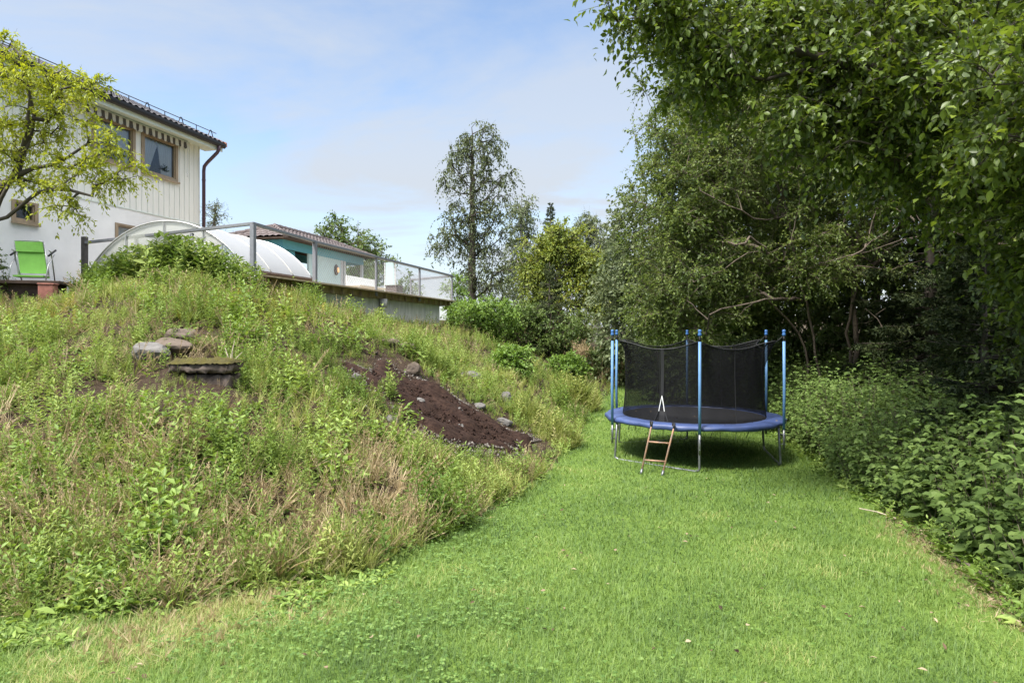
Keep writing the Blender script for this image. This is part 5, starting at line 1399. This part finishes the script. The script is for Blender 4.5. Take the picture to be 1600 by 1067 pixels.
def stalk_template(rg, ns=5):
    """straw stalks with feathery seed heads"""
    tb = TB()
    for k in range(ns):
        a = rg.uniform(0, 6.28); tl = rg.uniform(.05, .6); l = rg.uniform(.6, 1.0)
        d = nrm(np.array([[math.cos(a) * tl, math.sin(a) * tl, 1.]])); b0 = np.array([[rg.normal(0, .05), rg.normal(0, .05), 0]])
        V, F, _ = stamp(PRISM[0], PRISM[1], frames(d, np.array([[1., .1, 0]])), b0, np.array([[.014, l, .014]])); tb.add(V, F, 0)
        m_ = 9; u = rg.uniform(.76, 1.02, m_)
        leaves(tb, b0 + d * (u * l)[:, None], nrm(d + rg.normal(0, .35, (m_, 3))), nrm(rg.normal(size=(m_, 3))), np.full(m_, .07), np.full(m_, .016), np.zeros(m_))
    return np.concatenate(tb.V), np.concatenate(tb.F)
def rosette_template(rg, nl=9, leaf=(.9, .38), lift=.5):
    tb = TB(); a = np.arange(nl) * 2.4 + rg.normal(0, .2, nl); s = rg.uniform(.6, 1.1, nl)
    st_ = rg.uniform(.1, .55, nl)
    P = np.stack([np.cos(a) * st_ * .5, np.sin(a) * st_ * .5, st_ * lift * 1.2], -1)
    d = np.stack([np.cos(a), np.sin(a), rg.normal(.1, .3, nl)], -1)
    leaves(tb, P, nrm(d), np.tile(np.array([[0, 0, 1.]]), (nl, 1)) + rg.normal(0, .25, (nl, 3)), leaf[0] * s * .6, leaf[1] * s * .6, np.zeros(nl), LEAF6)
    return np.concatenate(tb.V), np.concatenate(tb.F)
def plant(tb, rg, templates, x, y, z, size, tilt=.25, T=None, tj=.35, shy=True):
    lowspot = (x / y > -.80) & (x / y < -.665) & (y > 10.6) & (y < 13.4)
    lowspot |= np.hypot(x - g0.x - .06, y - g0.y + .33) < .5 + .25 * vnoise(x, y, .3, 91)
    if shy: size = np.where(lowspot, .5, 1) * size; size = size * (.42 + .58 * sstep(.1, .8, bdist(x, y)))
    n = len(x); pick = rg.integers(0, len(templates), n)
    T = rg.uniform(.1, .9, n) if T is None else T
    for i, (tv, tf) in enumerate(templates):
        k = np.nonzero(pick == i)[0]
        if not len(k): continue
        m_ = len(k); a = rg.uniform(0, 2 * PI, m_)
        tl = np.stack([rg.normal(0, tilt, m_), rg.normal(0, tilt, m_), np.ones(m_)], -1)
        Zc = nrm(tl); Xc = nrm(np.cross(np.stack([-np.sin(a), np.cos(a), 0 * a], -1), Zc)); Yc = np.cross(Zc, Xc)
        Mx = np.stack([Xc, Yc, Zc], -1)
        V, F, kk = stamp(tv, tf, Mx, np.stack([x[k], y[k], z[k]], -1), size[k])
        tb.add(V, F, np.repeat(T[k], kk) + np.tile(rg.uniform(-.5, .5, kk), m_) * tj)
rg = np.random.default_rng(777)
WT = [weed_template(rg, 9, 2, (.26, .085)) for _ in range(4)] + [weed_template(rg, 11, 2, (.22, .06)) for _ in range(3)]
WB = [weed_template(rg, 6, 2, (.34, .15), .45) for _ in range(4)]
TU = [tuft_template(rg, 14) for _ in range(5)]
SK = [stalk_template(rg) for _ in range(5)]
RO = [rosette_template(rg) for _ in range(5)]
def patch(x, y, s_, seed, lo, hi): return sstep(lo, hi, fbm(x, y, s_, seed))

# leafy upright weeds
tb = TB(); x, y, z, t, s = bank_pts(rg, 40000, 3.4, 30, bedgap=.1)
d_ = .015 + .20 * patch(x, y, 1.0, 40, .42, .60)
d_ = d_ * np.where(t > .75, .5, 1) ; k = rg.uniform(0, 1, len(x)) < d_
x, y, z, t = x[k], y[k], z[k], t[k]
plant(tb, rg, WT, x, y, z - .02, rg.uniform(.12, .34, len(x)) * (.7 + .6 * fbm(x, y, .9, 44)) * (1 + .012 * y), .22, np.clip(.15 + .7 * fbm(x, y, .7, 46) + rg.uniform(-.2, .2, len(x)), 0, 1))
# the weeds stand in clumps of one kind
seed_ = [300]
def clumps(tb, n, kinds, y0, y1, rad, cnt, size, tmin=0., tmax=1.02, low=None):
    cx_, cy_, cz_, ct_, cs_ = bank_pts(rg, n, y0, y1, tmin=tmin, tmax=tmax, bedgap=.15)
    inlow = (cx_ / cy_ < -.33 + .1 * np.sin(cy_ * 3)) & (cy_ < 6.3)
    if low is not None:
        kk_ = inlow if low else (~inlow | (rg.uniform(0, 1, len(cx_)) < .3)); cx_, cy_ = cx_[kk_], cy_[kk_]
    zone = fbm(cx_, cy_, 1.7, seed_[0]); gapn = fbm(cx_, cy_, .75, seed_[0] + 7); hz = .62 + .8 * vnoise(cx_, cy_, 1.3, seed_[0] + 3); seed_[0] += 20
    tz = np.clip(.5 + 2.2 * (fbm(cx_, cy_, 1.9, seed_[0]) - .5), 0, 1)
    for a, b, zo, gp_, hh_, tt_ in zip(cx_, cy_, zone, gapn, hz, tz):
        if gp_ < .40: continue
        kn = kinds[int(np.clip((zo - .3) / .4 * len(kinds), 0, len(kinds) - 1))]; m_ = rg.integers(*cnt); rr = rg.uniform(*rad) * (1 + .02 * b); q = rr * np.sqrt(rg.uniform(0, 1, m_)) ; an = rg.uniform(0, 6.28, m_)
        x = a + q * np.cos(an); y = b + q * np.sin(an); z, t, s, r = terrain(x, y); k = (bdist(x, y) > .05) & (s > -.15); m_ = int(k.sum())
        if m_ == 0: continue
        plant(tb, rg, kn, x[k], y[k], z[k] - .02, hh_ * rg.uniform(*size) * (1.12 - .55 * (q[k] / rr) ** 2) * rg.uniform(.8, 1.1, m_) * (1 + .012 * b), .18 + .2 * rg.uniform(), np.clip(.15 + .5 * tt_ + rg.uniform(0, .3) + rg.normal(0, .1, m_), 0, 1), .25)
clumps(tb, 1300, [WT[:4], WT[4:], WT[:2]], 3.5, 22, (.12, .34), (8, 24), (.20, .46), low=False)
tag(tb.build('weeds', M['g_weed']), 'grey green leafy weeds crowding the earth bank', 'weeds', None, 'stuff')
# broad leaved weeds, brighter
tb = TB(); x, y, z, t, s = bank_pts(rg, 13000, 3.4, 30)
k = rg.uniform(0, 1, len(x)) < .05 + .95 * patch(x, y, 1.3, 50, .50, .66); x, y, z, t = x[k], y[k], z[k], t[k]
plant(tb, rg, WB, x, y, z - .02, rg.uniform(.12, .30, len(x)) * (1 + .012 * y), .25)
x, y, z, t, s = bank_pts(rg, 9000, 3.4, 16); k = (rg.uniform(0, 1, len(x)) < .12 + .88 * patch(x, y, .9, 52, .48, .62)); x, y, z = x[k], y[k], z[k]
plant(tb, rg, RO, x, y, z, rg.uniform(.08, .19, len(x)), .3)
# creeping herbs where the bank meets the lawn on the near side
x, y = view_sample(rg, 9000, 2.9, 6.5, 1., -.95, .0); z, t, s, r = terrain(x, y); k = (s > -.55) & (s < .9) & (x < -1.0) & (rg.uniform(0, 1, len(x)) < .25 + .75 * patch(x, y, .6, 55, .42, .6)) & (dryness(x, y) < .55)
plant(tb, rg, RO, x[k], y[k], z[k], rg.uniform(.06, .14, k.sum()), .25)
n_ = 900; y = np.exp(rg.uniform(np.log(3.7), np.log(14), n_)); x = np.interp(y, EDGE[:, 1], EDGE[:, 0]) + rg.uniform(-.12, .45, n_); z = terrain(x, y)[0]
plant(tb, rg, WB + RO, x, y, z - .01, rg.uniform(.06, .24, n_), .35)
clumps(tb, 260, [WB, RO + WB, WB[:2]], 3.5, 22, (.15, .36), (7, 18), (.16, .30))
clumps(tb, 150, [WB, WB[:2], WB[2:]], 4.2, 16, (.16, .34), (9, 20), (.24, .38))
clumps(tb, 900, [RO, RO[:2] + WB[:1], RO[2:]], 3.4, 6.4, (.14, .34), (8, 18), (.12, .24), low=True)
tag(tb.build('broad_weeds', M['g_weed2']), 'fresh green broad leaved weeds scattered over the bank', 'weeds', None, 'stuff')
# long grass
tb = TB(); x, y, z, t, s = bank_pts(rg, 30000, 3.4, 32)
d_ = .02 + .30 * patch(x, y, 1.5, 58, .48, .64); d_ = np.maximum(d_, np.where(x / y > -.14, .7, 0)); d_ = np.maximum(d_, sstep(.6, .9, t) * .7)
d_ = np.where((s < .5), np.maximum(d_, .25), d_)
k = rg.uniform(0, 1, len(x)) < d_; x, y, z, t, s = x[k], y[k], z[k], t[k], s[k]
plant(tb, rg, TU, x, y, z - .02, rg.uniform(.12, .32, len(x)) * (.75 + .55 * fbm(x, y, 1.2, 59)) * (1 + .012 * y), .22, np.clip(.15 + .6 * fbm(x, y, 1.4, 60) + rg.uniform(-.2, .25, len(x)), 0, 1))
clumps(tb, 420, [TU, TU[:2] + SK[:1]], 3.5, 22, (.10, .30), (6, 16), (.20, .42))
tag(tb.build('tall_grass', M['g_tall']), 'long uncut grass growing all over the bank', 'grass', None, 'stuff')
# low new growth, also over the barer spots
tb = TB(); x, y = view_sample(rg, 34000, 3.3, 26, 1., -.95, .2); z, t, s, r = terrain(x, y); k = (s > -.05) & (t < 1.02) & (bdist(x, y) > .08) & (rg.uniform(0, 1, len(x)) < .03 + .45 * patch(x, y, .45, 66, .50, .66)); x, y, z = x[k], y[k], z[k]
plant(tb, rg, TU + RO + WB, x, y, z - .01, rg.uniform(.035, .10, len(x)) * (1 + .02 * y), .35)
x = g0.x + rg.uniform(-.36, .40, 500); y = g0.y + rg.uniform(0, .48, 500); plant(tb, rg, TU, x, y, np.full(500, ztop - .01), rg.uniform(.02, .045, 500), .5)
tag(tb.build('ground_cover', M['g_tall']), 'low creeping green growth close to the soil of the bank', 'ground cover', None, 'stuff')
# yellowish moss-green growth high on the bank
tb = TB(); x, y, z, t, s = bank_pts(rg, 9000, 6, 16, 1., .35)
hot = np.maximum.reduce([np.exp(-(((x / y * 1000 + 800) - a) / w_) ** 2 - ((517 - (z - CAMZ) / y * 1000 - b) / hgt) ** 2) for a, b, w_, hgt in ((430, 490, 75, 38), (330, 480, 60, 25), (60, 495, 90, 25))])
k = rg.uniform(0, 1, len(x)) < hot * 1.1; x, y, z = x[k], y[k], z[k]
plant(tb, rg, WT + TU, x, y, z - .02, rg.uniform(.14, .30, len(x)), .2)
tag(tb.build('yellow_weeds', M['g_olive']), 'yellow green weeds below the deck corner on the upper bank', 'weeds', None, 'stuff')
# dry straw
tb = TB(); x, y, z, t, s = bank_pts(rg, 9500, 3.3, 30, bedgap=.02)
d_ = .05 + .55 * patch(x, y, 1.0, 70, .50, .66); k = rg.uniform(0, 1, len(x)) < d_; x, y, z = x[k], y[k], z[k]
plant(tb, rg, SK, x, y, z - .02, rg.uniform(.2, .50, len(x)) * (1 + .01 * y), .38)
x, y, z, t, s = bank_pts(rg, 6000, 3.3, 14); k = rg.uniform(0, 1, len(x)) < .03 + .5 * patch(x, y, .7, 73, .56, .68); x, y, z = x[k], y[k], z[k]
plant(tb, rg, TU, x, y, z - .03, rg.uniform(.10, .26, len(x)), .5)
# dead stalks lying about between the weeds and hanging over the near foot of the bank
x, y, z, t, s = bank_pts(rg, 5200, 3.4, 18, bedgap=.1); plant(tb, rg, SK, x, y, z, rg.uniform(.14, .34, len(x)), .95)
x, y, z, t, s = bank_pts(rg, 9000, 3.6, 7.5); k = (s < 1.5) & (x / y > -.62) & (rg.uniform(0, 1, len(x)) < .32); plant(tb, rg, SK + TU[:2], x[k], y[k], z[k] - .01, rg.uniform(.2, .48, k.sum()), .6)
for g, rr, n_ in [(g_, r_, int(260 * r_)) for g_, r_ in DRYP[:3]]:
    x = g.x + rg.normal(0, rr * .55, n_); y = g.y + rg.normal(0, rr * .4, n_); z = terrain(x, y)[0]; plant(tb, rg, TU, x, y, z - .02, rg.uniform(.06, .15, n_), .8)
# mown clippings along the litter strip under the brambles
n_ = 900; y = rg.uniform(4.0, 6.9, n_); x = np.interp(y, EDGE[:, 1], EDGE[:, 0]) + rg.normal(-.08, .16, n_); z = terrain(x, y)[0]
plant(tb, rg, TU, x, y, z - .02, rg.uniform(.04, .11, n_), .9)
tag(tb.build('dry_grass', M['g_dry']), 'straw coloured dry grass stalks lying on the bank and lawn edge', 'grass', None, 'stuff')
# blond tall grasses at the far end of the lawn
tb = TB()
for (px, py, Y, w_, n_, h_) in ((955, 560, 27, 1.1, 240, 1.3), (985, 560, 30, 1.0, 160, 1.2), (905, 545, 28, 1.0, 120, 1.0), (825, 505, 30, .9, 110, .9)):
    p = at(px, py, Y); x = p.x + rg.normal(0, w_ * .6, n_); y = Y + rg.normal(0, .7, n_); z = terrain(x, y)[0]
    plant(tb, rg, SK + TU, x, y, z - .05, rg.uniform(.6, 1., n_) * h_, .15)
tag(tb.build('blond_grass', M['g_dry']), 'tall blond seeding grasses at the far end of the bank', 'grass', None, 'stuff')
# soft grassy mounds along the toe of the far bank
def mound(px, py, rpx, hpx, n_, label, mt='g_tall'):
    g = gp(px, py); k = g.y / 1000; tb = TB(); a = rg.uniform(0, 6.28, n_); q = rg.uniform(0, 1, n_) ** .6
    x = g.x + np.cos(a) * q * rpx * k; y = g.y + np.sin(a) * q * rpx * k; z = terrain(x, y)[0]
    plant(tb, rg, TU + SK[:1] + WT[:2], x, y, z - .02, hpx * k * (1.1 - .55 * q) * rg.uniform(.75, 1.1, n_), .25)
    return tag(tb.build('grass_clump', M[mt]), label, 'grass clump', 'grass clumps at the foot of the bank')
mound(905, 632, 34, 52, 170, 'big round feathery grass clump at the lawn end beside the trampoline')
mound(868, 690, 36, 62, 210, 'pale feathery clump at the foot of the bank by the gravel')
mound(828, 655, 30, 45, 120, 'loose pale grass clump between gravel and feathery clump')
mound(652, 832, 40, 50, 80, 'green sedge clump where the middle bank meets the lawn')
mound(535, 885, 55, 75, 120, 'arching grass clump hanging over the lawn edge')
# fern-like green tuft by the soil
def herb(px, py, rpx, n_, label, seed, size, mt='g_weed2', tmp=None):
    g = gp(px, py); k = g.y / 1000; rr = np.random.default_rng(seed); tb = TB()
    x = g.x + rr.normal(0, rpx * k * .5, n_); y = g.y + rr.normal(0, rpx * k * .5, n_); z = terrain(x, y)[0]
    plant(tb, rr, tmp or RO + WB, x, y, z, np.full(n_, size) * rr.uniform(.7, 1.2, n_), .35, shy=False)
    return tag(tb.build('herb_plant', M[mt]), label, 'herb', 'leafy herbs round the dark soil')
herb(640, 662, 22, 9, 'bright green leafy herb at the lower edge of the dark soil', 5, .30)
herb(735, 625, 16, 9, 'light green tuft growing in the gravel above the dark soil', 6, .28, 'g_weed2', TU)
herb(612, 622, 12, 12, 'tall grey green weed standing in the dark soil', 7, .45, 'g_weed', WT)
herb(775, 653, 14, 6, 'small round grass tuft among the pale rocks', 8, .20, 'g_weed2', TU)
herb(540, 540, 30, 22, 'lush green patch of nettles above the soil corner', 9, .38, 'g_weed2', WB)
herb(745, 560, 30, 14, 'reddish brown dock stalks on the upper bank', 10, .50, 'litter', WT)
# flowering mound in front of the pool cover
tb = TB(); tf_ = TB()
n_ = 1900
px_ = rg.uniform(110, 400, n_); Yc = rg.uniform(12.3, 13.7, n_); x = (px_ - 800) / 1000 * Yc; z = terrain(x, Yc)[0]
hgt = (.40 + .42 * np.exp(-((px_ - 265) / 105) ** 2)) * rg.uniform(.6, 1.15, n_)
plant(tb, rg, WT + WB, x, Yc, z - .05, hgt, .22)
tag(tb.build('flower_bed', M['g_weed']), 'tall mixed herbs with white blossoms in front of the pool cover', 'flowers', None, 'stuff')
k = (rg.uniform(0, 1, n_) < .16) & (px_ > 190); m_ = k.sum()
for q in range(9):
    pos = np.stack([x[k], Yc[k], z[k] + hgt[k] * rg.uniform(.8, 1.05, m_)], -1) + rg.normal(0, .03, (m_, 3))
    leaves(tf_, pos, nrm(np.concatenate([rg.normal(size=(m_, 2)), rg.normal(0, .3, (m_, 1))], 1)), np.tile(np.array([[0, 0, 1.]]), (m_, 1)) + rg.normal(0, .3, (m_, 3)), np.full(m_, .038), np.full(m_, .032), rg.uniform(0, 1, m_))
tag(tf_.build('blossoms', M['flower']), 'small white blossoms over the herbs in front of the pool cover', 'flowers', None, 'stuff')
# gravel round the soil
tb = TB()
OCT = (np.array([(0, -.5, 0), (.5, 0, .05), (0, .5, 0), (-.5, 0, -.05), (.05, .05, .4), (0, 0, -.35)]), [(0, 1, 4), (1, 2, 4), (2, 3, 4), (3, 0, 4), (1, 0, 5), (2, 1, 5), (3, 2, 5), (0, 3, 5)])
n_ = 6500
e_ = rg.integers(0, len(bed), n_); u = rg.uniform(0, 1, (n_, 1)); P = bed[e_] * (1 - u) + bed[(e_ + 1) % len(bed)] * u + rg.normal(0, 1, (n_, 2)) * (.08 + .22 * rg.uniform(0, 1, (n_, 1)) ** 2)
wgt = np.where((e_ >= 3) & (e_ <= 12), 1, .3); k = rg.uniform(0, 1, n_) < wgt; P = P[k]
P = np.concatenate([P, np.stack([rg.uniform(bed[:, 0].min(), bed[:, 0].max(), 500), rg.uniform(bed[:, 1].min(), bed[:, 1].max(), 500)], -1)])
n_ = len(P); x, y = P[:, 0], P[:, 1]; z = terrain(x, y)[0] + np.where(bdist(x, y) < 0, .05, .01)
sz = .012 + .05 * rg.uniform(0, 1, n_) ** 4
V, F, k = stamp(OCT[0], OCT[1], frames(nrm(rg.normal(size=(n_, 3))), nrm(rg.normal(size=(n_, 3)))), np.stack([x, y, z], -1), np.stack([sz, sz * rg.uniform(.8, 1.5, n_), sz], -1))
tb.add(V, F, np.repeat(rg.uniform(0, 1, n_), k))
M['gravel'] = leafmat('gravel', ramp3((.045, .036, .03), (.11, .095, .08), (.21, .19, .17)), 0, .9, .2, .1, 3)
tag(tb.build('gravel', M['gravel']), 'loose pale gravel strewn round the dark soil', 'gravel', None, 'stuff')
# crumbly clods in the dug bed
tb = TB(); n_ = 5000; x = rg.uniform(bed[:, 0].min(), bed[:, 0].max(), n_); y = rg.uniform(bed[:, 1].min(), bed[:, 1].max(), n_); k = bdist(x, y) < -.05; x, y = x[k], y[k]; n_ = len(x)
z = terrain(x, y)[0] + .05 + np.clip(bdist(x, y) * -.1, 0, .04); sz = .012 + .06 * rg.uniform(0, 1, n_) ** 5
V, F, k = stamp(OCT[0], OCT[1], frames(nrm(rg.normal(size=(n_, 3))), nrm(rg.normal(size=(n_, 3)))), np.stack([x, y, z], -1), np.stack([sz, sz * rg.uniform(.8, 1.3, n_), sz], -1)); tb.add(V, F, .5)
tag(tb.build('soil_clods', M['soil']), 'dark crumbly clods lying on the dug soil', 'soil clods', None, 'stuff')
# fallen leaves, bits of bark
tb = TB(); x, y = view_sample(rg, 800, 2.7, 10, 1., -.3, .75); z, t, s, r = terrain(x, y); k = (s < 0) & (r < .1) & (rg.uniform(0, 1, len(x)) < .28); x, y, z = x[k], y[k], z[k]
la = rg.uniform(0, 6.28, 26); lr = 1.5 * np.sqrt(rg.uniform(0, 1, 26)); x = np.append(x, C0.x + lr * np.cos(la)); y = np.append(y, C0.y + lr * np.sin(la)); z = np.append(z, np.full(26, C0.z + PADZ - .02) + np.where(lr > 1.22, .012, -.005)); n_ = len(x)
leaves(tb, np.stack([x, y, z + rg.uniform(.02, .045, n_)], -1), nrm(np.concatenate([rg.normal(size=(n_, 2)), rg.normal(0, .2, (n_, 1))], 1)), np.tile(np.array([[0, 0, 1.]]), (n_, 1)) + rg.normal(0, .3, (n_, 3)), rg.uniform(.025, .055, n_), rg.uniform(.015, .03, n_), rg.uniform(0, 1, n_), LEAF6)
n_ = 800; y = rg.uniform(3.9, 7.5, n_); x = np.interp(y, EDGE[:, 1], EDGE[:, 0]) + np.abs(rg.normal(0, .30, n_)) - .18; z = terrain(x, y)[0]
leaves(tb, np.stack([x, y, z + rg.uniform(.005, .05, n_)], -1), nrm(np.concatenate([rg.normal(size=(n_, 2)), rg.normal(0, .25, (n_, 1))], 1)), np.tile(np.array([[0, 0, 1.]]), (n_, 1)) + rg.normal(0, .4, (n_, 3)), rg.uniform(.02, .06, n_), rg.uniform(.008, .022, n_), rg.uniform(0, 1, n_))
tag(tb.build('fallen_leaves', M['litter']), 'brown fallen leaves and bark bits on the lawn and under the brambles', 'leaf litter', None, 'stuff')
# single sticks
M['stick'] = simple('bare_stick', (.42, .36, .26), .8, .3, 20)
a = gp(1343, 802); b = gp(1400, 818); mb = MB(); mb.tube([a + UZ * .05, a.lerp(b, .5) + UZ * .065, b + UZ * .05], [.008, .007, .005], 6)
tag(mb.build('stick', M['stick']), 'thin pale stick lying on the grass by the middle bramble thicket', 'stick')
a = gp(1470, 872); b = gp(1560, 925); mb = MB(); mb.tube([a + UZ * .04, a.lerp(b, .4) + Vector((.03, 0, .06)), b + UZ * .05], [.014, .012, .008], 6)
tag(mb.build('stick', M['bark_twig']), 'dark fallen branch along the dry litter strip', 'stick')
mb = MB(); o = g0 + Vector((.10, .75, 0)); o.z = z1 - .42
for dx_, dz_ in ((-.10, .26), (.03, .36), (.13, .20), (-.02, .18)): mb.tube([o, o + Vector((dx_ * .5, -.02, dz_ * .6)), o + Vector((dx_, .02, dz_))], [.010, .008, .004], 5)
tag(mb.build('twig', M['stick']), 'bleached forked twig sticking up behind the mossy concrete step', 'twig')
